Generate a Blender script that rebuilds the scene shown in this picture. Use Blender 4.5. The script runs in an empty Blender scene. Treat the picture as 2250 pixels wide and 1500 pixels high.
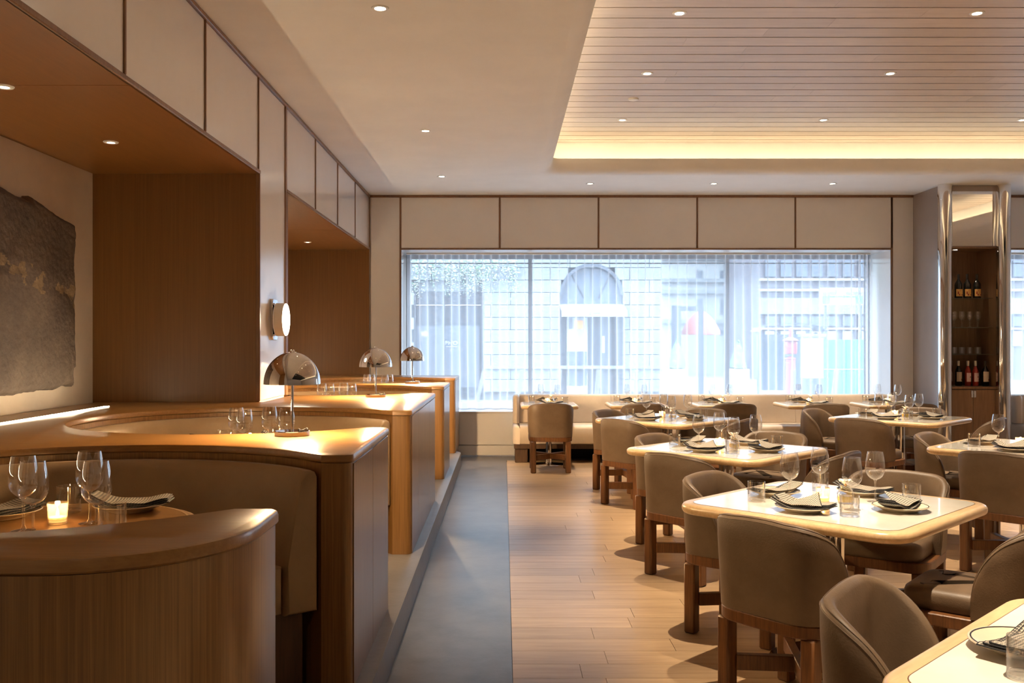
import bpy, bmesh, math, random
from math import sin, cos, pi, sqrt, radians as R
from mathutils import Vector, Matrix, noise as mnoise

random.seed(7)
S = bpy.context.scene
C = S.collection

# ------------------------------------------------------------------ camera
cam_d = bpy.data.cameras.new('camera')
cam_d.sensor_width = 36.0
cam_d.lens = 2060.0 / 2250.0 * 36.0
cam_d.shift_x = 19.0 / 2250.0
cam_d.shift_y = 2.0 / 2250.0
cam_d.clip_end = 300
cam = bpy.data.objects.new('camera', cam_d)
cam.location = (0, 0, 1.5)
cam.rotation_euler = (R(90), 0, 0)
C.objects.link(cam)
S.camera = cam

# ------------------------------------------------------------------ world, exposure, light levels
W = bpy.data.worlds.new('sky')
S.world = W
W.use_nodes = True
bg = W.node_tree.nodes['Background']
bg.inputs[0].default_value = (0.64, 0.81, 1.0, 1)
bg.inputs[1].default_value = 7.0
S.view_settings.view_transform = 'Standard'
S.view_settings.look = 'None'
S.view_settings.gamma = 1
S.view_settings.use_curve_mapping = False
S.view_settings.exposure = 0.55
S.cycles.transparent_max_bounces = 24
S.cycles.max_bounces = 8
S.cycles.sample_clamp_indirect = 6.0
S.cycles.use_denoising = True

WARM = (1.0, 0.81, 0.58)
WARM2 = (1.0, 0.66, 0.33)
P_SLAT = 350.0      # spots in the boarded ceiling
P_SOFFIT = 26.0     # spots in the white ceiling
P_NICHE = 11.0      # spots in the wooden alcoves
P_LAMP = 115.0        # table lamps
P_SCONCE = 4.0
P_CANDLE = 0.5
E_COVE = 13        # emission of the cove strips
E_SLOT = 42.0        # emission of the slot in the counter

def portal(x0, x1, z0, z1, y):
    l = bpy.data.lights.new('window_portal', 'AREA')
    l.shape = 'RECTANGLE'; l.size = x1 - x0; l.size_y = z1 - z0
    o = bpy.data.objects.new('window_portal', l)
    o.location = ((x0 + x1) / 2, y, (z0 + z1) / 2)
    o.rotation_euler = (R(-90), 0, 0)
    l.cycles.is_portal = True
    C.objects.link(o)
portal(-1.35, 5.12, 0.6, 2.7, 13.30)
portal(6.46, 9.39, 0.6, 2.7, 13.30)

# ------------------------------------------------------------------ materials
MATS = {}
def mat(name, col=(.8, .8, .8), rough=.5, metal=0.0, coat=0.0, spec=.5, emit=None, es=0.0, sheen=0.0):
    m = bpy.data.materials.new(name); m.use_nodes = True
    b = m.node_tree.nodes['Principled BSDF']
    b.inputs['Base Color'].default_value = (*col, 1)
    b.inputs['Roughness'].default_value = rough
    b.inputs['Metallic'].default_value = metal
    b.inputs['Coat Weight'].default_value = coat
    b.inputs['Coat Roughness'].default_value = .16
    b.inputs['Specular IOR Level'].default_value = spec
    if emit:
        b.inputs['Emission Color'].default_value = (*emit, 1)
        b.inputs['Emission Strength'].default_value = es
    MATS[name] = m
    return m

def nodes(m):
    nt = m.node_tree
    return nt, nt.nodes, nt.links, nt.nodes['Principled BSDF']

def wood(name, dark, light, scale=(40, 40, 1.4), rough=.38, coat=.0, bump=.04, vary=.0, fine=3.5):
    m = mat(name, light, rough, coat=coat)
    nt, N, L, b = nodes(m)
    tc = N.new('ShaderNodeTexCoord'); mp = N.new('ShaderNodeMapping')
    mp.inputs['Scale'].default_value = scale
    L.new(tc.outputs['Object'], mp.inputs['Vector'])
    add = mp.outputs['Vector']
    if vary:
        oi = N.new('ShaderNodeObjectInfo')
        va = N.new('ShaderNodeVectorMath'); va.operation = 'ADD'
        sc = N.new('ShaderNodeVectorMath'); sc.operation = 'SCALE'
        cb = N.new('ShaderNodeCombineXYZ')
        for i in range(3): L.new(oi.outputs['Random'], cb.inputs[i])
        L.new(cb.outputs[0], sc.inputs[0]); sc.inputs['Scale'].default_value = 61.0
        L.new(mp.outputs['Vector'], va.inputs[0]); L.new(sc.outputs[0], va.inputs[1])
        add = va.outputs[0]
    n1 = N.new('ShaderNodeTexNoise'); n1.inputs['Scale'].default_value = 1.0
    n1.inputs['Detail'].default_value = 5; n1.inputs['Roughness'].default_value = .62
    n2 = N.new('ShaderNodeTexNoise'); n2.inputs['Scale'].default_value = fine
    n2.inputs['Detail'].default_value = 3
    L.new(add, n1.inputs['Vector']); L.new(add, n2.inputs['Vector'])
    mx = N.new('ShaderNodeMath'); mx.operation = 'MULTIPLY_ADD'
    mx.inputs[1].default_value = .55
    ma = N.new('ShaderNodeMath'); ma.operation = 'MULTIPLY'; ma.inputs[1].default_value = .45
    L.new(n2.outputs['Fac'], ma.inputs[0])
    L.new(n1.outputs['Fac'], mx.inputs[0]); L.new(ma.outputs[0], mx.inputs[2])
    cr = N.new('ShaderNodeValToRGB')
    cr.color_ramp.elements[0].position = .34; cr.color_ramp.elements[0].color = (*dark, 1)
    cr.color_ramp.elements[1].position = .64; cr.color_ramp.elements[1].color = (*light, 1)
    L.new(mx.outputs[0], cr.inputs['Fac'])
    colr = cr.outputs['Color']
    if vary:
        hs = N.new('ShaderNodeHueSaturation')
        mr = N.new('ShaderNodeMapRange'); mr.inputs['To Min'].default_value = 1 - vary; mr.inputs['To Max'].default_value = 1 + vary
        L.new(oi.outputs['Random'], mr.inputs['Value']); L.new(mr.outputs[0], hs.inputs['Value'])
        L.new(colr, hs.inputs['Color']); colr = hs.outputs['Color']
    L.new(colr, b.inputs['Base Color'])
    bp = N.new('ShaderNodeBump'); bp.inputs['Strength'].default_value = bump; bp.inputs['Distance'].default_value = .01
    L.new(mx.outputs[0], bp.inputs['Height']); L.new(bp.outputs[0], b.inputs['Normal'])
    return m

def noisy(name, c0, c1, scale=3.0, rough=.6, bump=.05, detail=6, lo=.35, hi=.65, coat=0.0, bscale=None, rvar=0.0):
    m = mat(name, c1, rough, coat=coat)
    nt, N, L, b = nodes(m)
    tc = N.new('ShaderNodeTexCoord')
    n1 = N.new('ShaderNodeTexNoise'); n1.inputs['Scale'].default_value = scale
    n1.inputs['Detail'].default_value = detail; n1.inputs['Roughness'].default_value = .65
    L.new(tc.outputs['Object'], n1.inputs['Vector'])
    cr = N.new('ShaderNodeValToRGB')
    cr.color_ramp.elements[0].position = lo; cr.color_ramp.elements[0].color = (*c0, 1)
    cr.color_ramp.elements[1].position = hi; cr.color_ramp.elements[1].color = (*c1, 1)
    L.new(n1.outputs['Fac'], cr.inputs['Fac']); L.new(cr.outputs['Color'], b.inputs['Base Color'])
    if rvar:
        mr = N.new('ShaderNodeMapRange'); mr.inputs['To Min'].default_value = rough - rvar; mr.inputs['To Max'].default_value = rough + rvar
        L.new(n1.outputs['Fac'], mr.inputs['Value']); L.new(mr.outputs[0], b.inputs['Roughness'])
    if bump:
        n2 = N.new('ShaderNodeTexNoise'); n2.inputs['Scale'].default_value = bscale or scale * 6
        n2.inputs['Detail'].default_value = 4
        L.new(tc.outputs['Object'], n2.inputs['Vector'])
        bp = N.new('ShaderNodeBump'); bp.inputs['Strength'].default_value = bump; bp.inputs['Distance'].default_value = .01
        L.new(n2.outputs['Fac'], bp.inputs['Height']); L.new(bp.outputs[0], b.inputs['Normal'])
    return m

def thin_glass(name, tint=(1, 1, 1), base=.05, edge=.75, rough=0.0, power=3.0):
    """thin clear glass: mostly transparent, mirror-like at grazing angles"""
    m = bpy.data.materials.new(name); m.use_nodes = True
    nt = m.node_tree; N = nt.nodes; L = nt.links
    N.remove(N['Principled BSDF']); out = N['Material Output']
    tr = N.new('ShaderNodeBsdfTransparent'); tr.inputs[0].default_value = (*tint, 1)
    gl = N.new('ShaderNodeBsdfGlossy'); gl.inputs['Roughness'].default_value = rough
    gl.inputs[0].default_value = (1, 1, 1, 1)
    lw = N.new('ShaderNodeLayerWeight'); lw.inputs['Blend'].default_value = .5
    pw = N.new('ShaderNodeMath'); pw.operation = 'POWER'; pw.inputs[1].default_value = power
    L.new(lw.outputs['Facing'], pw.inputs[0])
    mr = N.new('ShaderNodeMapRange'); mr.inputs['To Min'].default_value = base; mr.inputs['To Max'].default_value = edge
    L.new(pw.outputs[0], mr.inputs['Value'])
    mx = N.new('ShaderNodeMixShader')
    L.new(mr.outputs[0], mx.inputs[0]); L.new(tr.outputs[0], mx.inputs[1]); L.new(gl.outputs[0], mx.inputs[2])
    L.new(mx.outputs[0], out.inputs[0])
    MATS[name] = m
    return m

def sheer(name, clear=.5, col=(.95, .96, 1.0)):
    m = bpy.data.materials.new(name); m.use_nodes = True
    nt = m.node_tree; N = nt.nodes; L = nt.links
    N.remove(N['Principled BSDF']); out = N['Material Output']
    tr = N.new('ShaderNodeBsdfTransparent')
    tl = N.new('ShaderNodeBsdfTranslucent'); tl.inputs[0].default_value = (*col, 1)
    df = N.new('ShaderNodeBsdfDiffuse'); df.inputs[0].default_value = (*col, 1)
    m1 = N.new('ShaderNodeMixShader'); m1.inputs[0].default_value = .42
    L.new(tl.outputs[0], m1.inputs[1]); L.new(df.outputs[0], m1.inputs[2])
    # the weave closes up when seen at a slant
    lw = N.new('ShaderNodeLayerWeight'); lw.inputs['Blend'].default_value = .5
    mr = N.new('ShaderNodeMapRange'); mr.inputs['To Min'].default_value = 1 - clear; mr.inputs['To Max'].default_value = .92
    L.new(lw.outputs['Facing'], mr.inputs['Value'])
    m2 = N.new('ShaderNodeMixShader')
    L.new(mr.outputs[0], m2.inputs[0]); L.new(tr.outputs[0], m2.inputs[1]); L.new(m1.outputs[0], m2.inputs[2])
    L.new(m2.outputs[0], out.inputs[0])
    MATS[name] = m
    return m

def emit(name, col, s):
    m = bpy.data.materials.new(name); m.use_nodes = True
    nt = m.node_tree; N = nt.nodes
    N.remove(N['Principled BSDF'])
    e = N.new('ShaderNodeEmission'); e.inputs[0].default_value = (*col, 1); e.inputs[1].default_value = s
    nt.links.new(e.outputs[0], N['Material Output'].inputs[0])
    MATS[name] = m
    return m

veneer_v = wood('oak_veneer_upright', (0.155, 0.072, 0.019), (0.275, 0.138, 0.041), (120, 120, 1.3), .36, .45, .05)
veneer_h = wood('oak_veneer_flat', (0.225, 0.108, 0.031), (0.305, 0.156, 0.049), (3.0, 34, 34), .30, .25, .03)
niche_v = wood('oak_alcove_upright', (0.135, 0.055, 0.011), (0.185, 0.079, 0.018), (80, 70, .9), .42, .05, .02)  # warm dim alcove light put into the colour: darker, redder than the booth oak
niche_h = wood('oak_alcove_flat', (0.185, 0.073, 0.016), (0.225, 0.091, 0.022), (18, 1.2, 18), .38, .05, .02)  # same for the alcove ceilings, dim warm light baked into the oak tone
trim_w = wood('oak_trim', (.14, .066, .030), (.22, .11, .052), (30, 30, 3), .4)
chair_w = wood('stained_oak', (0.075, 0.026, 0.007), (0.175, 0.07, 0.02), (42, 42, 3.0), .42, .05, .10)
rim_w = wood('pale_maple', (.52, .345, .175), (.66, .46, .25), (5, 26, 26), .30, .25, .02)
board_w = wood('ceiling_oak', (.47, .395, .355), (.555, .475, .43), (1.3, 22, 22), .45, 0, .02, .07)
plank_w = wood('floor_oak', (0.32, 0.205, 0.112), (0.435, 0.295, 0.17), (1.6, 24, 24), .36, .1, .03, .10)
base_w = wood('dark_base_wood', (.05, .024, .012), (.10, .05, .024), (30, 30, 2), .5)
walnut = wood('cabinet_wood', (0.162, 0.089, 0.047), (0.246, 0.140, 0.076), (30, 30, 1.5), .45)
leather = noisy('taupe_leather', (0.115, 0.073, 0.041), (0.143, 0.093, 0.055), 9, .50, .10, bscale=160)
leather2 = noisy('tan_booth_leather', (0.285, 0.188, 0.104), (0.325, 0.225, 0.128), 5, .44, .06, bscale=120)
leather3 = noisy('pale_bench_leather', (.60, .49, .38), (.66, .55, .44), 4, .50, .04, bscale=90)
lacquer = noisy('white_lacquer', (.74, .70, .665), (.78, .74, .705), 1.2, .16, .004, bscale=7, coat=.4)
lacquer_g = noisy('mauve_lacquer', (.27, .22, .195), (.30, .25, .22), 1.0, .22, .004, bscale=7, coat=.3)
plaster = noisy('ceiling_plaster', (.80, .785, .765), (.84, .825, .805), 2.0, .8, .01)
plaster_w = noisy('niche_plaster', (.62, .53, .44), (.68, .59, .49), 3.0, .8, .05, bscale=60)
dark_back = mat('black_void', (.012, .010, .009), .9)
concrete = noisy('polished_concrete', (.060, .056, .058), (.145, .137, .142), 3.2, .29, .03, 9, .30, .72, bscale=60, rvar=.03)
concrete2 = noisy('step_concrete', (0.092, 0.076, 0.064), (0.152, 0.128, 0.108), 2.4, .36, .08, 9, .3, .7, bscale=30)
chrome = mat('chrome', (.78, .76, .74), .045, 1.0)
chrome_d = mat('dark_chrome', (.55, .54, .54), .08, 1.0)
mirror = mat('mirror_glass', (.80, .79, .78), .02, 1.0)
stone_top = noisy('cream_stone', (.70, .655, .57), (.77, .735, .66), 2.2, .03, .0, coat=.6)
inlay = mat('dark_inlay', (.16, .085, .045), .4)
stone_art = noisy('grey_brown_slab', (0.084, 0.062, 0.050), (0.145, 0.107, 0.081), 3.0, .85, 1.0, 10, lo=.40, hi=.68, bscale=26)
china = mat('sand_china', (.56, .47, .35), .32)
navy = mat('navy_line', (.02, .02, .03), .4)
glass = thin_glass('clear_glass', (.97, .97, .97), .11, 1.0, 0, 1.8)
glass_t = thin_glass('tumbler_glass', (.975, .975, .975), .09, .95, 0, 2.1)
shelf_g = thin_glass('shelf_glass', (.80, .88, .86), .08, .6)
pane_g = thin_glass('window_glass', (.985, .99, .99), .03, .5)
curtain_m = sheer('sheer_voile', .68)
hem_m = sheer('voile_hem', .18)
black_cloth = mat('black_border', (.012, .012, .014), .8)
wax = mat('glowing_wax', (.85, .75, .55), .5, emit=(1, .55, .18), es=.9)  # emission on the wax stands in for flame light glowing through it
flame_m = emit('flame', (1, .66, .28), 40.0)
votive_g = thin_glass('glow_tinted_votive_glass', (1, .90, .74), .12, .9, 0, 2.0)  # warm tint put into the glass for the candle's glow
_nt = votive_g.node_tree
_o = _nt.nodes['Material Output']; _src = _o.inputs[0].links[0].from_socket
_tl = _nt.nodes.new('ShaderNodeBsdfTranslucent'); _tl.inputs[0].default_value = (1, .86, .62, 1)
_mx = _nt.nodes.new('ShaderNodeMixShader'); _mx.inputs[0].default_value = .16
_nt.links.new(_src, _mx.inputs[1]); _nt.links.new(_tl.outputs[0], _mx.inputs[2]); _nt.links.new(_mx.outputs[0], _o.inputs[0])
lens_m = emit('lit_lens', (1, .84, .62), 22.0)
lens_n = emit('lit_lens_alcove', (1, .84, .62), 14.0)
bulb_m = emit('lamp_bulb', (1, .74, .42), 16.0)
sconce_m = emit('sconce_lens', (1, .84, .62), 12.0)
cove_m = emit('cove_strip', (1, .79, .47), E_COVE)
slot_m = emit('slot_strip', (1, .80, .52), E_SLOT)
white_in = mat('white_enamel', (.85, .80, .72), .5)
ring_m = mat('white_ring', (.75, .73, .70), .4)
black_m = mat('black_metal', (.02, .02, .02), .4)
bottle_m = mat('black_bottle', (.008, .009, .008), .06, coat=.5)
rose_m = mat('rose_wine', (.30, .028, .022), .06, coat=.5)
label_y = mat('amber_label', (.72, .42, .13), .6)
label_w = mat('cream_label', (.66, .56, .45), .6)
label_p = mat('pink_label', (.78, .55, .55), .6)
label_r = mat('red_print', (.30, .03, .02), .6)
caps_w = mat('pale_capsule', (.62, .56, .50), .4)
caps_b = mat('black_capsule', (.015, .015, .015), .3)
oil = mat('yellow_water', (.85, .62, .08), .1); oil.node_tree.nodes['Principled BSDF'].inputs['Alpha'].default_value = .55
petal = mat('white_petal', (.85, .80, .70), .6)
frame_al = mat('window_frame_grey', (.16, .16, .17), .4)
def cloth_mat():
    m = mat('houndstooth_cloth', (.4, .35, .3), .9)
    nt, N, L, b = nodes(m)
    tc = N.new('ShaderNodeTexCoord'); ck = N.new('ShaderNodeTexChecker')
    ck.inputs['Scale'].default_value = 140
    ck.inputs['Color1'].default_value = (.46, .40, .32, 1); ck.inputs['Color2'].default_value = (.06, .055, .05, 1)
    mp = N.new('ShaderNodeMapping'); mp.inputs['Rotation'].default_value = (0, 0, R(45)); mp.inputs['Scale'].default_value = (1, 1, .001)
    L.new(tc.outputs['Object'], mp.inputs[0]); L.new(mp.outputs[0], ck.inputs[0]); L.new(ck.outputs[0], b.inputs['Base Color'])
    return m
napkin_m = cloth_mat()
# outdoors
o_stone = noisy('pale_limestone', (0.187, 0.204, 0.215), (0.231, 0.248, 0.259), 1.2, .8, .05)
o_dark = mat('shop_dark', (.02, .024, .034), .2)
o_grey = mat('shop_grey', (.06, .07, .09), .3)
o_white = mat('painted_white', (.36, .37, .37), .6)
o_brick = noisy('far_brick', (.11, .105, .125), (.14, .13, .145), 2, .8, .0)
o_green = mat('hoarding_green', (.07, .26, .235), .6)
o_red = mat('painted_red', (.36, .085, .09), .5)
o_red2 = mat('umbrella_red', (.45, .13, .11), .7)
o_leaf = noisy('leaf_green', (.10, .20, .10), (.20, .32, .20), 8, .8, 0)
o_flower = mat('pale_blossom', (.40, .44, .40), .8)
o_asphalt = noisy('asphalt', (.20, .21, .22), (.24, .25, .26), 3, .8, .05)
o_mid = mat('blue_grey_glass', (.085, .105, .14), .2)
o_teal = mat('sign_green', (.12, .60, .48), .6)
o_orange = mat('orange_light', (.90, .35, .10), .5)

# ------------------------------------------------------------------ mesh helpers
def add_box(bm, x0, x1, y0, y1, z0, z1, rot=None):
    v = [bm.verts.new((x, y, z)) for z in (z0, z1) for (x, y) in ((x0, y0), (x1, y0), (x1, y1), (x0, y1))]
    for f in ((3, 2, 1, 0), (4, 5, 6, 7), (0, 1, 5, 4), (1, 2, 6, 5), (2, 3, 7, 6), (3, 0, 4, 7)):
        bm.faces.new([v[i] for i in f])
    return v

def box_bm(x0, x1, y0, y1, z0, z1, bev=0.0, seg=1):
    bm = bmesh.new(); add_box(bm, x0, x1, y0, y1, z0, z1)
    if bev: bmesh.ops.bevel(bm, geom=bm.edges[:], offset=bev, segments=seg, affect='EDGES', profile=.5)
    return bm

def loft(bm, loops, cap0=True, cap1=True, closed=True):
    rows = [[bm.verts.new(p) for p in lp] for lp in loops]
    n = len(rows[0])
    for a, b in zip(rows, rows[1:]):
        for i in range(n if closed else n - 1):
            j = (i + 1) % n
            bm.faces.new((a[i], a[j], b[j], b[i]))
    if cap0: bm.faces.new(rows[0][::-1])
    if cap1: bm.faces.new(rows[-1])
    return rows

def lathe(bm, prof, seg=24, c=(0, 0, 0), cap0=False, cap1=False):
    loops = [[(c[0] + r * cos(2 * pi * i / seg), c[1] + r * sin(2 * pi * i / seg), c[2] + z) for i in range(seg)] for r, z in prof]
    return loft(bm, loops, cap0, cap1)

def lathe_bm(prof, seg=24, cap0=False, cap1=False, c=(0, 0, 0)):
    bm = bmesh.new(); lathe(bm, prof, seg, c, cap0, cap1); return bm

def rr(w, d, r, n=6, cx=0, cy=0):
    """rounded rectangle outline, counter-clockwise; r may be one or four radii (front right first)"""
    rs = r if isinstance(r, (list, tuple)) else [r] * 4
    pts = []
    for k, (sx, sy) in enumerate(((1, 1), (-1, 1), (-1, -1), (1, -1))):
        q = max(rs[k], 1e-4)
        ox, oy = cx + sx * (w / 2 - q), cy + sy * (d / 2 - q)
        for i in range(n + 1):
            a = k * pi / 2 + (pi / 2) * i / n
            pts.append((ox + q * cos(a), oy + q * sin(a)))
    return pts

def inset(pts, d):
    """move every point of a closed ccw outline inwards by d"""
    if abs(d) < 1e-9: return list(pts)
    n = len(pts); out = []
    for i in range(n):
        p0, p1, p2 = Vector(pts[i - 1]), Vector(pts[i]), Vector(pts[(i + 1) % n])
        e1 = (p1 - p0); e2 = (p2 - p1)
        if e1.length < 1e-7: e1 = e2
        if e2.length < 1e-7: e2 = e1
        e1.normalize(); e2.normalize()
        nn = Vector((-(e1.y + e2.y), e1.x + e2.x))
        if nn.length < 1e-6: nn = Vector((-e1.y, e1.x))
        nn.normalize()
        k = max(.35, nn.dot(Vector((-e1.y, e1.x))))
        out.append(tuple(p1 + nn * (d / k)))
    return out

def prism_bm(pts, prof, bm=None):
    """stack of an outline at (inset, z) levels, bottom to top"""
    bm = bm or bmesh.new()
    loft(bm, [[(x, y, z) for x, y in inset(pts, i)] for i, z in prof])
    return bm

def slab_prof(z0, z1, r, n=4):
    """bullnose profile"""
    r = min(r, (z1 - z0) / 2)
    p = [(r - r * sin(pi / 2 * i / n), z0 + r - r * cos(pi / 2 * i / n)) for i in range(n + 1)]
    p += [(r - r * cos(pi / 2 * i / n), z1 - r + r * sin(pi / 2 * i / n)) for i in range(n + 1)]
    return p

def tube(bm, pts, r, seg=8, caps=True):
    P = [Vector(p) for p in pts]; loops = []
    up = Vector((0, 0, 1))
    for i, p in enumerate(P):
        t = (P[min(i + 1, len(P) - 1)] - P[max(i - 1, 0)]).normalized()
        a = t.cross(up)
        if a.length < 1e-3: a = t.cross(Vector((1, 0, 0)))
        a.normalize(); b = a.cross(t)
        loops.append([tuple(p + a * (r * cos(2 * pi * k / seg)) + b * (r * sin(2 * pi * k / seg))) for k in range(seg)])
    loft(bm, loops, caps, caps)

def tube_bm(pts, r, seg=8):
    bm = bmesh.new(); tube(bm, pts, r, seg); return bm

def finish(bm, smooth=True, ang=.62):
    bmesh.ops.recalc_face_normals(bm, faces=bm.faces[:])
    me = bpy.data.meshes.new('mesh')
    bm.to_mesh(me); bm.free()
    if smooth:
        me.polygons.foreach_set('use_smooth', [True] * len(me.polygons))
        me.set_sharp_from_angle(angle=ang)
    return me

def obj(name, bm, m, parent=None, loc=None, rot=None, smooth=True, ang=.62, label=None, kind=None):
    me = bm if isinstance(bm, bpy.types.Mesh) else finish(bm, smooth, ang)
    me.name = name
    if m is not None and not me.materials: me.materials.append(m)
    o = bpy.data.objects.new(name, me); C.objects.link(o)
    if parent: o.parent = parent
    if loc: o.location = loc
    if rot: o.rotation_euler = rot
    if label: o['label'] = label
    if kind: o['kind'] = kind
    return o

def tag(o, label, cat, group=None, kind=None):
    o['label'] = label; o['category'] = cat
    if group: o['group'] = group
    if kind: o['kind'] = kind
    return o

def thing(name, label, cat, loc=(0, 0, 0), rz=0.0, group=None):
    o = bpy.data.objects.new(name, None); o.empty_display_size = .1
    C.objects.link(o); o.location = loc; o.rotation_euler = (0, 0, rz)
    return tag(o, label, cat, group)

def dup(root, loc, rz, label, group=None):
    r = root.copy(); C.objects.link(r); r.location = loc; r.rotation_euler = (0, 0, rz)
    r['label'] = label
    if group: r['group'] = group
    for ch in root.children:
        c = ch.copy(); C.objects.link(c); c.parent = r
        for g in ch.children:
            d = g.copy(); C.objects.link(d); d.parent = c
    return r

USED = set()
def place(proto, loc, rz, label, group=None):
    """first use moves the prototype itself, later uses copy it"""
    if proto.name not in USED:
        USED.add(proto.name)
        proto.location = loc; proto.rotation_euler = (0, 0, rz); proto['label'] = label
        if group: proto['group'] = group
        return proto
    return dup(proto, loc, rz, label, group)

def light(name, kind, loc, power, col, parent=None, radius=.03, rot=None, spot=None, blend=.6):
    l = bpy.data.lights.new(name, kind); l.energy = power; l.color = col
    l.shadow_soft_size = radius
    if kind == 'SPOT':
        l.spot_size = R(spot); l.spot_blend = blend
    o = bpy.data.objects.new(name, l); C.objects.link(o)
    o.location = loc
    if rot: o.rotation_euler = rot
    if parent: o.parent = parent
    return o

def struct(name, bm, m, label=None, **k):
    o = obj(name, bm, m, **k); o['kind'] = 'structure'
    if label: o['label'] = label
    return o

# ================================================================== SETTING
XL, YB, ZC = -1.77, 12.36, 3.44       # left wall face, back wall face, white ceiling
XN, ZN = -2.97, 2.72                  # back of the alcoves, their height (same as the window head)
XR, YF = 9.5, -4.5                    # right wall, wall behind the camera
N1, N2 = (2.03, 6.78), (7.66, 12.34)  # the two alcoves along the left wall

# ---- floor: concrete with oak planks let in on the right
bm = bmesh.new()
add_box(bm, -3.1, .04, YF, YB, -.25, 0)
add_box(bm, .04, XR, YF, YB, -.25, -.022)
add_box(bm, .04, XR, 11.92, YB, -.022, 0)
floor = struct('floor', bm, concrete, 'grey polished concrete aisle floor with oak planks let in on the right', smooth=False)
tag(floor, floor['label'], 'floor')
PW = .1847
joints = {5.488: .536, 4.747: .461, 4.19: .355, 5.30: 1.03, 6.41: .70}
random.seed(11)
k0 = 4.19 - PW * 16
pmesh = {}
row = 0
y = k0
while y < 11.9:
    y1 = min(y + PW, 11.918)
    x = .042
    first = None
    for jy, jx in joints.items():
        if abs(jy - y) < .05: first = jx
    while x < 7.9:
        ln = (first - x) if first else random.choice((1.5, 1.8, 2.1, 2.4))
        if first is None and x < .1: ln *= random.uniform(.25, .9)
        first = None
        x1 = min(x + ln, 8.1)
        if 8.1 - x1 < .3: x1 = 8.1
        me = finish(box_bm(-(x1 - x) / 2 + .0011, (x1 - x) / 2 - .0011, -(y1 - y) / 2 + .0011, (y1 - y) / 2 - .0011, -.022, 0), False)
        obj('floor_plank', me, plank_w, floor, ((x + x1) / 2, (y + y1) / 2, 0))
        x = x1
    y += PW; row += 1
obj('floor_plank', box_bm(8.11, XR, k0, 11.918, -.022, 0), plank_w, floor, smooth=False)
obj('floor_plank', box_bm(.042, XR, YF, k0 - .002, -.022, 0), plank_w, floor, smooth=False)

# ---- raised concrete step under the booths
px = -.515
out = [(-2.96, YF), (px, YF)] + [(px - .28 + .28 * cos(a), 11.68 - .28 + .28 * sin(a)) for a in [i * pi / 16 for i in range(9)]] + [(-2.96, 11.68)]
plat = struct('platform', prism_bm(out, [(0, 0.0), (0, .15), (.003, .157), (.012, .16)]), concrete2)
tag(plat, 'low grey concrete step that carries the row of booths along the aisle', 'step')

# ---- wall_left
wl = struct('wall_left', box_bm(XN - .35, XN - .02, YF, YB + .9, -.25, 4.1), plaster, smooth=False)
tag(wl, 'left wall with two oak-lined alcoves under a band of white lacquer panels', 'wall')
# the header above the alcoves, the pier and the near end
obj('wall_header', box_bm(XN - .02, XL - .018, YF, YB, ZN + .02, ZC + .05), lacquer, wl, smooth=False)
obj('wall_pier', box_bm(XN - .02, XL - .018, N1[1] + .02, N2[0] - .02, .161, ZN + .02), lacquer, wl, smooth=False)
obj('wall_pier', box_bm(XN - .02, XL - .018, YF, N1[0] - .02, .161, ZN + .02), lacquer, wl, smooth=False)
for a, b, j in ((N1[0], N1[1], 4.45), (N2[0], N2[1], 10.17)):
    obj('alcove_back', box_bm(XN - .02, XN, a, b, 1.0, ZN), plaster_w, wl, smooth=False)
    obj('alcove_ceiling', box_bm(XN - .02, XL, a, j - .003, ZN, ZN + .02), niche_h, wl, smooth=False)
    obj('alcove_ceiling', box_bm(XN - .02, XL, j + .003, b, ZN, ZN + .02), niche_h, wl, smooth=False)
    obj('alcove_jamb', box_bm(XN - .02, XL + .004, b, b + .02, 1.0, ZN + .02), niche_v, wl, smooth=False)
    obj('alcove_jamb', box_bm(XN - .02, XL + .004, a - .02, a, 1.0, ZN + .02), niche_v, wl, smooth=False)
    obj('alcove_edge', box_bm(XL - .01, XL + .012, a - .02, b + .02, ZN, ZN + .028, .004), trim_w, wl)
# white panels and the thin oak strips between them
def vpanels(ys, z0, z1):
    for a, b in zip(ys, ys[1:]):
        obj('wall_panel', box_bm(XL - .018, XL, a + .010, b - .010, z0, z1, .003), lacquer, wl)
        obj('panel_strip', box_bm(XL - .018, XL + .009, b - .010, b + .010, z0, z1, .003), trim_w, wl)
w1 = (N1[1] - .02 - N1[0]) / 4
ys1 = [N1[0] - .02 + i * w1 for i in range(5)]; ys1[-1] = 6.765
w2 = (12.36 - 7.64) / 4
ys2 = [7.64 + i * w2 for i in range(5)]
vpanels([YF, -1.5, .85] + ys1, ZN + .03, ZC - .03)
vpanels(ys2, ZN + .03, ZC - .03)
obj('wall_panel', box_bm(XL - .018, XL, 6.80, 7.585, 1.075, ZC - .03, .003), lacquer, wl)
for yy in (6.787, 7.598, 7.625, 7.652):
    obj('panel_strip', box_bm(XL - .018, XL + .010, yy - .0115, yy + .0115, 1.075, ZN if yy != 7.652 else ZN, .003), trim_w, wl)
obj('panel_strip', box_bm(XL - .018, XL + .009, 7.585, 7.640, ZN, ZC - .03, .003), trim_w, wl)
obj('crown_strip', box_bm(XL - .018, XL + .02, YF, YB, ZC - .03, ZC - .001, .004), trim_w, wl)

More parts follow.
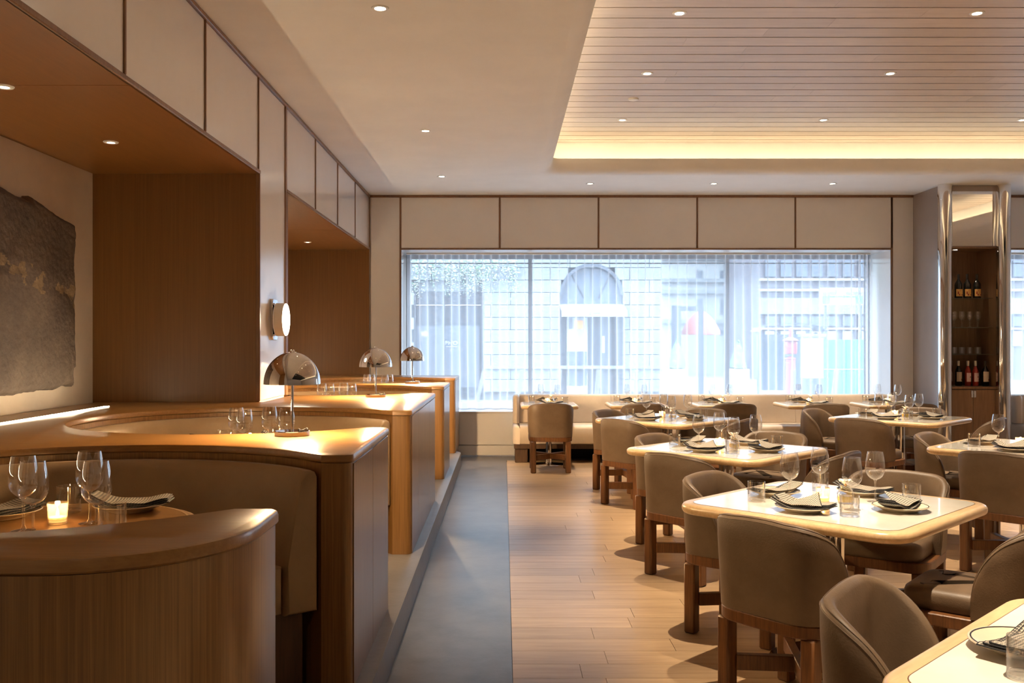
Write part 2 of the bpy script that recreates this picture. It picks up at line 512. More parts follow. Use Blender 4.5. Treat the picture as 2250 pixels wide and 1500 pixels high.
# ---- wall_back with two windows
wb = struct('wall_back', box_bm(-1.356 - 1.7, -1.356, YB + .02, YB + .95, -.25, 4.1), lacquer, smooth=False)
tag(wb, 'back wall of white lacquer panels around the wide curtained window', 'wall')
ZS, XW0, XW1, XV0, XV1 = .57, -1.356, 5.12, 6.45, 9.4
for x0, x1, z0, z1 in ((XW0, XW1, ZN, 4.1), (XW0, XW1, -.25, ZS), (XW1, XV0, -.25, 4.1), (XV0, XV1, ZN, 4.1), (XV0, XV1, -.25, ZS), (XV1, XR + .1, -.25, 4.1)):
    obj('wall_section', box_bm(x0, x1, YB + .02, YB + .95, z0, z1), lacquer, wb, smooth=False)
def hpanels(xs, z0, z1, strips=True):
    for a, b in zip(xs, xs[1:]):
        obj('wall_panel', box_bm(a + .010, b - .010, YB, YB + .02, z0, z1, .003), lacquer, wb)
        if strips: obj('panel_strip', box_bm(b - .010, b + .010, YB - .009, YB + .02, z0, z1, .003), trim_w, wb)
hpanels([XW0, -.048, 1.254, 2.556, 3.85, XW1], ZN + .022, ZC - .03)
hpanels([XV0, 7.75, 9.05, XR], ZN + .022, ZC - .03)
obj('wall_panel', box_bm(XL + .022, XW0 - .012, YB, YB + .02, 0, ZC - .03, .003), lacquer, wb)
obj('wall_panel', box_bm(XW1 + .012, XV0 - .01, YB, YB + .02, 0, ZC - .03, .003), lacquer, wb)
obj('wall_panel', box_bm(XW0 + .012, XW1 - .012, YB, YB + .02, .15, ZS - .001, .003), lacquer, wb)
obj('wall_panel', box_bm(XV0 + .012, XV1 - .012, YB, YB + .02, .15, ZS - .001, .003), lacquer, wb)
obj('panel_strip', box_bm(XW0 - .012, XW0 + .012, YB - .009, YB + .02, 0, ZC - .03, .003), trim_w, wb)
obj('panel_strip', box_bm(XW1 - .012, XW1 + .012, YB - .009, YB + .02, 0, ZC - .03, .003), trim_w, wb)
obj('panel_strip', box_bm(XW0, XW1, YB - .010, YB + .02, ZN, ZN + .022, .003), trim_w, wb)
obj('panel_strip', box_bm(XV0, XV1, YB - .010, YB + .02, ZN, ZN + .022, .003), trim_w, wb)
obj('crown_strip', box_bm(XL, XR, YB - .02, YB + .02, ZC - .03, ZC - .001, .004), trim_w, wb)
obj('baseboard', box_bm(XW0 + .012, XW1 - .012, YB - .004, YB + .02, .012, .14, .003), lacquer, wb)
obj('window_sill', box_bm(XW0, XW1, YB - .012, YB + .95, ZS, ZS + .02, .004), lacquer, wb)
obj('window_sill', box_bm(XV0, XV1, YB - .012, YB + .95, ZS, ZS + .02, .004), lacquer, wb)
# unseen sides of the room
tag(struct('wall_right', box_bm(XR, XR + .1, YF, YB, -.25, 4.1), plaster, smooth=False), 'plain pale wall closing the room on the right', 'wall')
tag(struct('wall_front', box_bm(-3.3, XR + .1, YF - .1, YF, -.25, 4.1), plaster, smooth=False), 'plain pale wall behind the camera', 'wall')

# ---- ceiling: white soffit with a rounded lip around a tray of oak boards
LX, LY, RX = .56, 10.74, 7.85
def lip_path(d, rc=.10):
    """opening edge moved outwards by d"""
    r = rc + d
    cx, cy = LX + rc, LY - rc
    return [(LX - d, YF)] + [(cx + r * cos(a), cy + r * sin(a)) for a in [pi - i * pi / 16 for i in range(9)]] + \
        [(RX - rc + r * cos(a), cy + r * sin(a)) for a in [pi / 2 - i * pi / 16 for i in range(9)]] + [(RX + d, YF)]
prof = [(.15 - .15 * sin(t), ZC + .15 - .15 * cos(t)) for t in [i * pi / 14 for i in range(8)]]
prof += [(.0, ZC + .165), (.02, ZC + .165), (.02, ZC + .13), (.30, ZC + .13), (.30, 3.90)]
bm = bmesh.new()
loft(bm, [[(x, y, z) for x, y in lip_path(d)] for d, z in prof], False, False, closed=False)
pl = lip_path(.15)
flat = [(XL - .02, YF)] + pl + [(XR, YF), (XR, YB + .02), (XL - .02, YB + .02)]
fv = [bm.verts.new((x, y, ZC)) for x, y in flat]
bm.faces.new(fv)
tv = [bm.verts.new((x, y, 4.1)) for x, y in ((XN - .3, YF), (XR, YF), (XR, YB + .5), (XN - .3, YB + .5))]
bm.faces.new(tv)
ceil = struct('ceiling', bm, plaster, ang=.9)
tag(ceil, 'white ceiling with rounded lip around a recessed tray of pale oak boards', 'ceiling')
obj('tray_backing', box_bm(LX - .32, RX + .32, YF, LY + .32, 3.885, 3.895), dark_back, ceil, smooth=False)
BP = .2144
y = 6.583 - BP * 26
random.seed(5)
while y < LY + .30:
    y1 = min(y + BP, LY + .299)
    x = LX - .299
    while x < RX + .25:
        ln = random.choice((1.9, 2.4, 2.9, 3.4))
        if x < LX: ln *= random.uniform(.45, 1)
        x1 = min(x + ln, RX + .299)
        if RX + .3 - x1 < .5: x1 = RX + .299
        w, d = (x1 - x) / 2 - .0006, (y1 - y) / 2 - .0085
        obj('ceiling_board', box_bm(-w, w, -d, d, -.0, .018), board_w, ceil, ((x + x1) / 2, (y + y1) / 2, 3.85), smooth=False)
        x = x1
    y += BP
def strip(p, m, r=.012, name='light_strip', parent=None):
    return obj(name, tube_bm(p, r, 6), m, parent, label='warm white light strip hidden behind the ceiling lip')
strip([(x, y, ZC + .150) for x, y in lip_path(.11)], cove_m, parent=ceil)

# ================================================================== BOOTHS
CX, CR, XA = -1.45, .95, -.585
CY = [3.02, 5.34, 8.575, 10.735]
NOSE = .583
ZB0, ZB1, ZT = .161, 1.035, 1.07
def arc(cx, cy, r, a0, a1, n):
    return [(cx + r * cos(a0 + (a1 - a0) * i / n), cy + r * sin(a0 + (a1 - a0) * i / n)) for i in range(n + 1)]
def nose_far(cy, xa, R_, back=False):
    """aisle end of the divider that starts beyond circle cy (near-side nose): arc end -> flat -> rounded corner -> aisle face"""
    r = .035
    yn = cy + NOSE
    return [(-.70, yn)] + arc(xa - r, yn + r, r, -pi / 2, 0, 5)
def nose_near(cy, xa, R_):
    r = .035
    yn = cy - NOSE
    return arc(xa - r, yn - r, r, 0, pi / 2, 5) + [(-.70, yn)]
AE = math.asin(NOSE / CR)
XBK = -2.945
def block_outline(k, xa=XA, R_=CR):
    """ccw outline of divider k: between circle k-1 (towards the camera) and circle k"""
    ae = math.acos(min(1, (-.70 - CX) / R_))
    pts = []
    if k == 0:
        r = .36
        pts += [(XBK, 1.862), ] + arc(xa - r, 1.862 + r, r, -pi / 2, 0, 10)
    else:
        cy = CY[k - 1]
        pts += [(XBK, cy), (CX - R_, cy)] + arc(CX, cy, R_, pi, ae, 26)[1:-1] + nose_far(cy, xa, R_)
    if k < 4:
        cy = CY[k]
        pts += nose_near(cy, xa, R_) + arc(CX, cy, R_, -ae, -pi, 26)[1:-1] + [(CX - R_, cy), (XBK, cy)]
    else:
        pts += [(xa, 12.30), (XBK, 12.30)]
    if k == 2:
        pts += [(XBK, N2[0] + .02), (XL + .03, N2[0] + .02), (XL + .03, N1[1] - .02), (XBK, N1[1] - .02)]
    return pts
div_lab = ['curved oak booth divider nearest the camera, at bottom left',
           'oak booth divider under the largest mushroom lamp',
           'long oak booth divider in front of the white pier, second from the aisle\'s near lamp',
           'oak booth divider under the smallest and farthest mushroom lamp',
           'last oak booth divider, against the window wall']
splits = [[], [4.17], [6.42, 7.35], [9.65], [11.8]]
for k in range(5):
    t = thing('booth_divider', div_lab[k], 'booth divider', (XA, CY[min(k, 3)], .16), 0, 'oak booth dividers')
    t.location = (0, 0, 0)
    bm = prism_bm(block_outline(k), [(0, ZB0), (0, ZB1)])
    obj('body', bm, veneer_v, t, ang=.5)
    if k:
        a = CY[k - 1] + NOSE + .037
        b = CY[k] - NOSE - .037 if k < 4 else 12.29
        ysx = [a] + splits[k] + [b]
        for p, q in zip(ysx, ysx[1:]):
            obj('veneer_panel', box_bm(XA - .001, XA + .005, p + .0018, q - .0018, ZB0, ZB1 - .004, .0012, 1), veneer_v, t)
# one continuous counter over all dividers
def counter_outline(xa, R_):
    pts = []
    for k in range(5):
        o = block_outline(k, xa, R_)
        if k == 0: o = [p for p in o if not (abs(p[0] - XBK) < 1e-6 and p[1] > 2)]
        elif k == 4: o = [p for p in o if not (abs(p[0] - XBK) < 1e-6 and p[1] < 12)]
        else: o = [p for p in o if not abs(p[0] - XBK) < 1e-6 and not abs(p[0] - XL - .03) < 1e-6]
        if pts and k: o = o[1:] if False else o
        pts += o
    pts += [(XBK, N2[0] + .02), (XL + .03, N2[0] + .02), (XL + .03, N1[1] - .02), (XBK, N1[1] - .02)]
    return pts
co = counter_outline(XA + .008, CR - .006)
clean = []
for p in co:
    if not clean or (Vector(p) - Vector(clean[-1])).length > 1e-4: clean.append(p)
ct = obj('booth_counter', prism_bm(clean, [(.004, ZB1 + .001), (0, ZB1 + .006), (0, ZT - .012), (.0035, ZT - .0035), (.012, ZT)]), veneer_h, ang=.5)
tag(ct, 'long oak counter with round cut-outs running over all the booth dividers', 'counter')
obj('light_strip', box_bm(-2.673, -2.648, 2.1, 6.30, ZT - .004, ZT + .003), slot_m, ct, smooth=False, label='glowing slot along the back of the counter')
obj('light_strip', box_bm(-2.673, -2.648, 8.1, 11.9, ZT - .004, ZT + .003), slot_m, ct, smooth=False, label='glowing slot along the back of the counter')

# upholstered horseshoe seats
def arc_sweep(prof, a0, a1, n, rnd=.0):
    """closed (r, z) profile swept about the z axis from a0 to a1, ends capped"""
    bm = bmesh.new(); loops = []
    for i in range(n + 1):
        a = a0 + (a1 - a0) * i / n
        loops.append([(r * cos(a), r * sin(a), z) for r, z in prof])
    loft(bm, loops, True, True)
    return bm
seat_lab = ['tan leather horseshoe seat of the nearest booth, at bottom left', 'tan leather horseshoe seat behind the largest mushroom lamp',
            'tan leather horseshoe seat behind the middle mushroom lamp', 'tan leather horseshoe seat of the farthest booth by the window']
tab_lab = ['round oak table in the nearest booth', 'round oak table in the booth behind the largest mushroom lamp',
           'round oak table in the booth behind the middle mushroom lamp', 'round oak table in the farthest booth']
def bevel_ends(bm, off):
    es = [e for e in bm.edges if len(e.link_faces) == 2 and any(len(f.verts) > 4 for f in e.link_faces)]
    bmesh.ops.bevel(bm, geom=es, offset=off, segments=3, affect='EDGES', profile=.5)
a0 = R(38)
bk = arc_sweep([(.805, .47), (.938, .47), (.938, .985), (.930, 1.003), (.912, 1.012), (.890, 1.010), (.874, .995), (.866, .97), (.815, .66)], a0, 2 * pi - a0, 44); bevel_ends(bk, .014)
st = arc_sweep([(.43, .475), (.800, .475), (.800, .655), (.47, .665), (.445, .655), (.432, .63)], a0 + .02, 2 * pi - a0 - .02, 44); bevel_ends(st, .014)
bs = arc_sweep([(.56, .161), (.90, .161), (.90, .472), (.56, .472)], a0 + .06, 2 * pi - a0 - .06, 36)
pp = [( .862 * cos(a), .862 * sin(a), z) for a, z in ((a0 - .004, .96), (a0 - .004, .8), (a0 - .004, .66))]
bk, st, bs = finish(bk), finish(st), finish(bs)
bt = lathe_bm([(0.0, .868), (.42, .868), (.445, .875), (.455, .889), (.445, .903), (.43, .908), (.412, .910), (.0, .910)], 48)
bt = finish(bt)
btl = finish(lathe_bm([(.418, .9095), (.418, .9108), (.410, .9108), (.410, .9095)], 48))
btp = finish(lathe_bm([(.0, .162), (.24, .162), (.24, .175), (.06, .185), (.045, .2), (.045, .868)], 28))
for k in range(4):
    t = thing('horseshoe_banquette', seat_lab[k], 'banquette', (CX, CY[k], 0), 0, 'horseshoe booth seats')
    obj('backrest', bk, leather2, t); obj('seat_cushion', st, leather2, t); obj('base', bs, base_w, t)
    t = thing('booth_table', tab_lab[k], 'table', (CX, CY[k], 0), 0, 'round booth tables')
    obj('table_top', bt, veneer_h, t); obj('edge_line', btl, rim_w, t); obj('pedestal', btp, chrome_d, t)

# relief slab on the alcove wall
random.seed(3)
bm = bmesh.new()
A0, A1, B0, B1, nx, nz = 4.35, 6.37, 1.20, 2.43, 150, 100
def slab_pt(i, j):
    u, v = i / nx, j / nz
    top = B1 - .03 - .10 * max(0, (u - .55) / .45) + .012 * mnoise.noise(Vector((u * 9, 3.3, 0))) + .008 * mnoise.noise(Vector((u * 34, 3.3, 0))) + (.035 if .70 < u < .86 else 0) * (1 - (u - .70) / .16)
    bot = B0 - .02 * (1 - u) + .026 * mnoise.noise(Vector((u * 9, 8.1, 0))) + .008 * mnoise.noise(Vector((u * 40, 8.1, 0)))
    rgt = A1 + .028 * mnoise.noise(Vector((1.7, v * 6, 5))) + .006 * mnoise.noise(Vector((1.7, v * 30, 5))) - (.03 if v < .12 else 0)
    lft = A0 + .03 * mnoise.noise(Vector((9.7, v * 6, 5)))
    yy = lft + (rgt - lft) * u; zz = bot + (top - bot) * v
    e = min(u, 1 - u, v, 1 - v)
    n = mnoise.fractal(Vector((yy * 5.0, zz * 7.0, .3)), 1.0, 2.0, 6)
    n2 = mnoise.fractal(Vector((yy * 16.0 + 2 * n, zz * 30.0 + yy * 14, .3)), .9, 2.1, 5)
    band = math.exp(-((zz - (1.93 - .20 * (yy - 5.6)) + .05 * n) / .035) ** 2)
    th = .045 * min(1, (e * 34) ** .5) + .0035 * n + .0028 * n2 - .006 * band
    return (XN + .045 + max(.004, th), yy, zz)
g = [[bm.verts.new(slab_pt(i, j)) for j in range(nz + 1)] for i in range(nx + 1)]
for i in range(nx):
    for j in range(nz):
        bm.faces.new((g[i][j], g[i + 1][j], g[i + 1][j + 1], g[i][j + 1]))
rim = [g[i][0] for i in range(nx + 1)] + [g[nx][j] for j in range(1, nz + 1)] + [g[i][nz] for i in range(nx - 1, -1, -1)] + [g[0][j] for j in range(nz - 1, 0, -1)]
bkv = [bm.verts.new((XN + .008, v.co.y, v.co.z)) for v in rim]
for i in range(len(rim)):
    j = (i + 1) % len(rim)
    bm.faces.new((rim[j], rim[i], bkv[i], bkv[j]))
bm.faces.new(bkv)
for f in bm.faces:
    c = f.calc_center_median()
    n = mnoise.fractal(Vector((c.y * 9, c.z * 9, 2.0)), 1.0, 2.0, 5)
    d = c.z - (1.93 - .20 * (c.y - 5.6)) + .05 * mnoise.noise(Vector((c.y * 6, c.z * 6, 1)))
    if abs(d) < .075 and n > .10 + 3.0 * abs(d): f.material_index = 1
art = obj('relief_panel', bm, stone_art, ang=1.0)
art.data.materials.append(noisy('ochre_vein', (.17, .115, .065), (.27, .19, .11), 8, .85, .8, 8, bscale=30))
tag(art, 'rough grey-brown stone relief with torn edges hung on the alcove wall', 'wall art')

# ================================================================== DOWNLIGHTS
def make_downlight(name, lens, ro, ri):
    t = thing(name, '', 'ceiling light')
    obj('trim_ring', lathe_bm([(ri, -.001), (ri + .003, -.006), (ro - .004, -.006), (ro, -.001), (ro, .0)], 24), ring_m, t)
    obj('lens', lathe_bm([(.0005, -.003), (ri, -.003), (ri, -.001), (.0005, -.001)], 20), lens, t, label='lit lens')
    return t
dl_s = make_downlight('downlight', lens_m, .052, .031)
dl_n = make_downlight('alcove_downlight', lens_n, .045, .022)
def put_dl(proto, x, y, z, label, group, power, spot=70, blend=.7, col=WARM, lamp='downlight_beam', rot=(0, 0, 0)):
    o = place(proto, (x, y, z), 0, label, group)
    light(lamp, 'SPOT', (0, 0, -.02), power, col, o, .018, rot, spot, blend)
    return o
rows_y = [(9.90, 'far row'), (8.19, 'middle row'), (6.69, 'near row')]
for yy, nm in rows_y:
    for xx, c in ((1.257, 'left'), (3.38, 'second'), (5.48, 'right')):
        put_dl(dl_s, xx, yy, 3.85, f'recessed ceiling light, {c} one in the {nm} of the oak board ceiling', 'lights in the board ceiling', P_SLAT, 47, 1.0, rot=(0, R(-6), 0))
for yy, rn in ((5.05, 'front'), (3.5, 'second'), (1.95, 'third'), (.3, 'fourth')):
    for xx, c in ((1.257, 'left'), (3.38, 'middle'), (5.48, 'right')):
        put_dl(dl_s, xx, yy, 3.85, f'recessed board ceiling light above the frame, {c} one of the {rn} hidden row', 'lights above the frame', P_SLAT, 47, 1.0, rot=(0, R(-6), 0))
for xx, yy, nm in ((-.715, 5.44, 'nearest the camera over the aisle'), (-.713, 8.59, 'halfway down the aisle'), (-.72, 10.95, 'at the far end of the aisle'),
                   (1.06, 11.45, 'first from left above the window tables'), (2.57, 11.45, 'second from left above the window tables'), (4.02, 11.45, 'third from left above the window tables')):
    put_dl(dl_s, xx, yy, ZC, f'recessed light in the white ceiling, {nm}', 'lights in the white ceiling', P_SOFFIT, 60, .9)
put_dl(dl_s, -.715, -.6, ZC, 'added unseen light in the white ceiling behind the camera, over the aisle', 'lights above the frame', 70, 120, .9)  # added lamp behind the camera, brightens the front of the nearest divider
for xx, yy, nm in ((-2.38, 4.47, 'at the left edge of the frame'), (-2.39, 5.71, 'in front of the stone relief\'s right edge'), (-2.38, 9.0, 'in the far alcove, near end'), (-2.38, 11.4, 'in the far alcove, far end')):
    put_dl(dl_n, xx, yy, ZN, f'small light in the oak alcove ceiling, {nm}', 'alcove lights', P_NICHE, 75, .6, WARM, 'alcove_beam')
t = thing('smoke_detector', 'flat white disc on the oak board ceiling without a lamp', 'detector', (1.256, 9.05, 3.85))
obj('cover', lathe_bm([(.0005, -.018), (.03, -.018), (.047, -.012), (.05, 0)], 24), ring_m, t)

# ================================================================== LAMPS
def make_lamp():
    t = thing('table_lamp', '', 'lamp')
    obj('base', lathe_bm([(.0005, 0), (.078, 0), (.079, .002), (.079, .020), (.076, .023), (.0005, .024)], 40), chrome, t)
    obj('stem', lathe_bm([(.0065, .022), (.0065, .33)], 14), chrome, t)
    H, Rd, z0 = .148, .129, .238
    outer = [(Rd * cos(a), z0 + H * sin(a)) for a in [i * pi / 2 / 18 for i in range(18)]] + [(.004, z0 + H)]
    obj('shade', lathe_bm(outer, 56), chrome, t)
    inner = [((Rd - .003) * cos(a), z0 + .0005 + (H - .003) * sin(a)) for a in [i * pi / 2 / 14 for i in range(14)]] + [(.004, z0 + H - .003)]
    obj('shade_lining', lathe_bm([(Rd, z0)] + inner, 48), white_in, t)
    obj('finial', lathe_bm([(.0005, z0 + H + .010), (.010, z0 + H + .009), (.012, z0 + H), (.016, z0 + H - .004)], 16), chrome, t)
    obj('bulb', lathe_bm([(.0005, .262), (.015, .268), (.022, .285), (.016, .305), (.008, .315)], 16), bulb_m, t)
    return t
lamp = make_lamp()
obj('cord', tube_bm([(.05 + .02 * cos(a), .03 * sin(a), .0275 + .006 * sin(a * 2)) for a in [i * .5 for i in range(10)]], .0022, 6), black_m, lamp)
for (x, y), nm in (((-.975, 4.33), 'largest of the three, on the nearest counter end'), ((-1.005, 7.38), 'middle one of the three on the oak counter'), ((-.95, 9.80), 'smallest and farthest, in front of the window')):
    o = place(lamp, (x, y, ZT), 0, f'chrome mushroom table lamp, {nm}', 'chrome mushroom lamps')
    light('lamp_bulb_light', 'POINT', (0, 0, .255), P_LAMP, WARM2, o, .022)
t = thing('wall_sconce', 'chrome drum wall light glowing on the white pier', 'wall light', (XL, 7.2, 1.675))
bm = bmesh.new()
o_ = rr(.165, .315, .035)
loft(bm, [[(x, p[0], p[1]) for p in inset(o_, i)] for i, x in ((0, .001), (0, .014), (.004, .019))])
obj('back_plate', bm, chrome, t)
def disc_x(prof, seg=36):
    bm = bmesh.new(); loft(bm, [[(x, r * cos(2 * pi * i / seg), r * sin(2 * pi * i / seg)) for i in range(seg)] for r, x in prof], False, False); return bm
obj('collar', disc_x([(.06, .019), (.115, .024), (.128, .030), (.128, .036), (.10, .036)]), chrome, t)
obj('drum', disc_x([(.126, .036), (.126, .100), (.120, .101)]), white_in, t)
obj('lens', disc_x([(.122, .100), (.122, .104), (.10, .108), (.0005, .110)]), sconce_m, t, label='glowing lens')
light('sconce_light', 'POINT', (.17, 0, 0), P_SCONCE, WARM, t, .06)

# ================================================================== WINDOWS, CURTAINS
def make_window(name, x0, x1, mulls, label):
    w = struct(name, box_bm(x0, x1, 13.10, 13.20, ZS + .02, ZS + .08), frame_al, smooth=False)
    tag(w, label, 'window')
    obj('window_frame', box_bm(x0, x1, 13.12, 13.18, ZN - .055, ZN), frame_al, w, smooth=False)
    obj('window_frame', box_bm(x0, x1, 13.12, 13.18, ZN - .12, ZN - .105), frame_al, w, smooth=False)
    obj('window_frame', box_bm(x0, x0 + .05, 13.12, 13.18, ZS + .08, ZN), frame_al, w, smooth=False)
    obj('window_frame', box_bm(x1 - .05, x1, 13.12, 13.18, ZS + .08, ZN), frame_al, w, smooth=False)
    for mx in mulls:
        obj('mullion', box_bm(mx - .028, mx + .028, 13.10, 13.20, ZS + .08, ZN), frame_al, w, smooth=False)
    es = [x0] + list(mulls) + [x1]
    for a, b in zip(es, es[1:]):
        bm = bmesh.new()
        v = [bm.verts.new(p) for p in ((a + .028, 13.15, ZS + .08), (b - .028, 13.15, ZS + .08), (b - .028, 13.15, ZN - .03), (a + .028, 13.15, ZN - .03))]
        bm.faces.new(v)
        obj('pane', bm, pane_g, w)
    return w
make_window('window_1', XW0 + .002, XW1 - .002, (.376, 3.127), 'wide street window with two grey mullions behind the sheer curtain')
make_window('window_2', XV0 + .002, XV1 - .002, (7.9,), 'second street window beyond the chrome column, at the right edge')
def curtain(x0, x1, y, z0, z1, label, stack=None, seed=1, xs=0.0):
    random.seed(seed)
    n = int((x1 - x0) * 70)
    ph = 0; pts = []
    f = 6.2
    loops = []
    us = [i / n for i in range(n + 1)]
    phase = [0]
    for i in range(n):
        x = x0 + (x1 - x0) * us[i]
        ff = 4.4 + 1.6 * mnoise.noise(Vector((x * .9, seed, 0)))
        if stack and x > stack: ff = 10
        phase.append(phase[-1] + 2 * pi * ff * (x1 - x0) / n)
    zs = [z0, z0 + .085] + [z0 + .085 + (z1 - z0 - .085) * t for t in (.15, .3, .45, .6, .75, .88, 1)]
    grid = []
    for zi, z in enumerate(zs):
        tz = (z - z0) / (z1 - z0)
        rowp = []
        for i in range(n + 1):
            x = x0 + (x1 - x0) * us[i]
            am = .048 * (.75 + .6 * mnoise.noise(Vector((x * 1.6, seed + 4, tz * .5)))) * (1.0 if tz > .9 else 1.15)
            dr = .05 * (1 - tz) * mnoise.noise(Vector((x * 2.2, seed + 9, 0))) + .03 * (1 - tz) * mnoise.noise(Vector((x * .7, seed + 2, 0)))
            p = phase[i] + .5 * (1 - tz) * mnoise.noise(Vector((x * 1.3, seed + 7, tz * 1.5)))
            rowp.append((x + .020 * sin(2 * p) + dr, y + am * cos(p), z))
        grid.append(rowp)
    t = thing('sheer_curtain', label, 'curtain', ((x0 + x1) / 2, y, z0))
    off = Vector(((x0 + x1) / 2, y, z0))
    bm = bmesh.new(); loft(bm, [[tuple(Vector(p) - off) for p in r] for r in grid[1:]], False, False, closed=False)
    obj('cloth', bm, curtain_m, t, ang=3)
    bm = bmesh.new(); loft(bm, [[tuple(Vector(p) - off) for p in r] for r in grid[:2]], False, False, closed=False)
    obj('hem', bm, hem_m, t, ang=3, label='denser doubled hem')
    obj('curtain_rail', box_bm(x0 - off.x, x1 - off.x, -.02, .02, z1 - z0, z1 - z0 + .018), white_in, t, smooth=False)
curtain(XW0 + .03, XW1 - .10, 12.84, ZS + .03, ZN - .019, 'white sheer curtain drawn across the wide window, gathered at its right end', XW1 - .34, 2)
curtain(XV0 + .03, XV1 - .03, 12.84, ZS + .03, ZN - .019, 'white sheer curtain of the second window, at the right edge of the frame', None, 5)

# ================================================================== COLUMN WITH WINE CABINET
KX0, KX1, KY0 = 5.40, 6.22, 11.56
NX0, NX1 = 5.50, 6.10
col = struct('column', box_bm(KX0, NX0 - .012, KY0, YB - .003, 0.001, ZC - .002), lacquer_g, smooth=False)
tag(col, 'mauve lacquered column with chrome corner tubes around the wine cabinet', 'column')
obj('column_side', box_bm(NX1 + .012, KX1, KY0, YB - .003, 0.001, ZC - .002), lacquer_g, col, smooth=False)
obj('column_back', box_bm(NX0 - .012, NX1 + .012, 12.10, YB - .003, 0.001, ZC - .002), lacquer_g, col, smooth=False)
obj('column_head', box_bm(NX0 - .012, NX1 + .012, KY0 + .03, 12.10, 2.68, ZC - .002), lacquer_g, col, smooth=False)
for x in (KX0 + .035, KX1 - .065):
    obj('chrome_tube', lathe_bm([(.083, .001), (.083, ZC - .002)], 40, c=(x, KY0 - .02, 0)), chrome, col)
cab = thing('wine_cabinet', 'built-in wine cabinet with mirror, glass shelves and two doors between the chrome tubes', 'cabinet', (5.80, 11.62, 0))
def cx(o): return o
LXc = 5.80
obj('mirror', box_bm(NX0 - LXc, NX1 - LXc, -.04, -.032, 2.69, ZC - .075), mirror, cab, smooth=False)
obj('head_trim', box_bm(NX0 - LXc, NX1 - LXc, -.045, -.032, ZC - .074, ZC - .003), lacquer_g, cab, smooth=False)
obj('side_panel', box_bm(NX0 - .011 - LXc, NX0 - LXc, -.04, .478, .955, 2.678), walnut, cab, smooth=False)
obj('side_panel', box_bm(NX1 - LXc, NX1 + .011 - LXc, -.04, .478, .955, 2.678), walnut, cab, smooth=False)
obj('back_panel', box_bm(NX0 - LXc, NX1 - LXc, .465, .478, .955, 2.678), walnut, cab, smooth=False)
obj('head_panel', box_bm(NX0 - LXc, NX1 - LXc, -.04, .465, 2.662, 2.678), walnut, cab, smooth=False)
obj('cabinet_top', box_bm(NX0 - .011 - LXc, NX1 + .011 - LXc, -.05, .478, .925, .953, .003), walnut, cab)
obj('carcass', box_bm(NX0 - .011 - LXc, NX1 + .011 - LXc, -.03, .478, .0, .925), base_w, cab, smooth=False)
for s, a, b in ((-1, NX0 + .03, 5.7985), (1, 5.8015, NX1 - .03)):
    d = obj('door', box_bm(a - LXc, b - LXc, -.047, -.031, .08, .915, .002), walnut, cab)
    hx = 5.80 - LXc + s * .016
    obj('handle', box_bm(hx - .014, hx + .014, -.062, -.048, .82, .905, .003), chrome, d)
for s, a in ((-1, NX0 - .011), (1, NX1 - .028)):
    obj('stile', box_bm(a - LXc, a + .039 - LXc, -.047, -.031, .08, .915, .002), walnut, cab)
SHZ = [2.055, 1.69, 1.355]
for z in SHZ:
    obj('glass_shelf', box_bm(NX0 + .002 - LXc, NX1 - .002 - LXc, .06, .46, z - .010, z), shelf_g, cab, smooth=False)
lens_c = obj('cabinet_light', lathe_bm([(.0005, -.002), (.022, -.002), (.022, -.0005)], 16, c=(-.12, .16, 2.662)), lens_n, cab, label='small lit lens')
light('cabinet_beam', 'SPOT', (-.12, .16, 2.645), 5, WARM, cab, .015, None, 100, .8)

# bottles and glasses on its shelves
def bottle_prof(h=.30, r=.038):
    return [(.0005, 0), (r - .004, 0), (r, .006), (r, h * .56), (r * .92, h * .62), (r * .6, h * .70), (.0145, h * .78), (.0135, h * .97), (.0145, h * .975), (.0145, h), (.0005, h)]
def make_bottle(name, glassm, capm, labm, h=.30, r=.038, lab=(.06, .15), mark=None):
    t = thing(name, '', 'bottle')
    obj('body', lathe_bm(bottle_prof(h, r), 22), glassm, t)
    obj('capsule', lathe_bm([(.0150, h * .80), (.0152, h * .99), (.0140, h + .0005), (.0005, h + .001)], 14), capm, t)
    bm = bmesh.new(); n = 10
    loft(bm, [[((r + .0006) * sin(a), -(r + .0006) * cos(a), z) for a in [-1.15 + 2.3 * i / n for i in range(n + 1)]] for z in lab], False, False, closed=False)
    l = obj('label', bm, labm, t)
    if mark:
        bm = bmesh.new()
        for (a0_, a1_, f0, f1) in mark:
            z0 = lab[0] + (lab[1] - lab[0]) * f0; z1 = lab[0] + (lab[1] - lab[0]) * f1
            loft(bm, [[((r + .0011) * sin(a), -(r + .0011) * cos(a), z) for a in (a0_, (a0_ + a1_) / 2, a1_)] for z in (z0, z1)], False, False, closed=False)
        obj('print', bm, label_r, l)
    return t
b1 = make_bottle('champagne_bottle', bottle_m, caps_b, label_y, .305, .046, (.025, .115), [(-.75, .5, .72, .84), (-.75, -.45, .30, .66), (-.45, -.15, .10, .34), (.3, .8, .12, .28)])
for x, nm in ((5.742, 'left'), (5.852, 'middle'), (5.975, 'right')):
    place(b1, (x, 11.83, SHZ[0]), R(8), f'black bottle with amber label, {nm} one on the top glass shelf', 'bottles on the top shelf')
b2 = make_bottle('red_wine_bottle', bottle_m, caps_w, label_w, .315, .040, (.055, .175), [(.3, .8, .08, .30), (-.7, .8, .55, .57)])
b2b = make_bottle('red_wine_bottle', bottle_m, caps_b, label_w, .315, .042, (.055, .18), [(.3, .8, .10, .26), (-.7, .8, .48, .50)])
b3 = make_bottle('rose_wine_bottle', rose_m, caps_w, label_p, .315, .037, (.055, .165), [(-.1, .25, .45, .62)])
b4 = make_bottle('short_wine_bottle', bottle_m, caps_w, label_w, .24, .040, (.06, .175), [(.3, .8, .4, .5)])
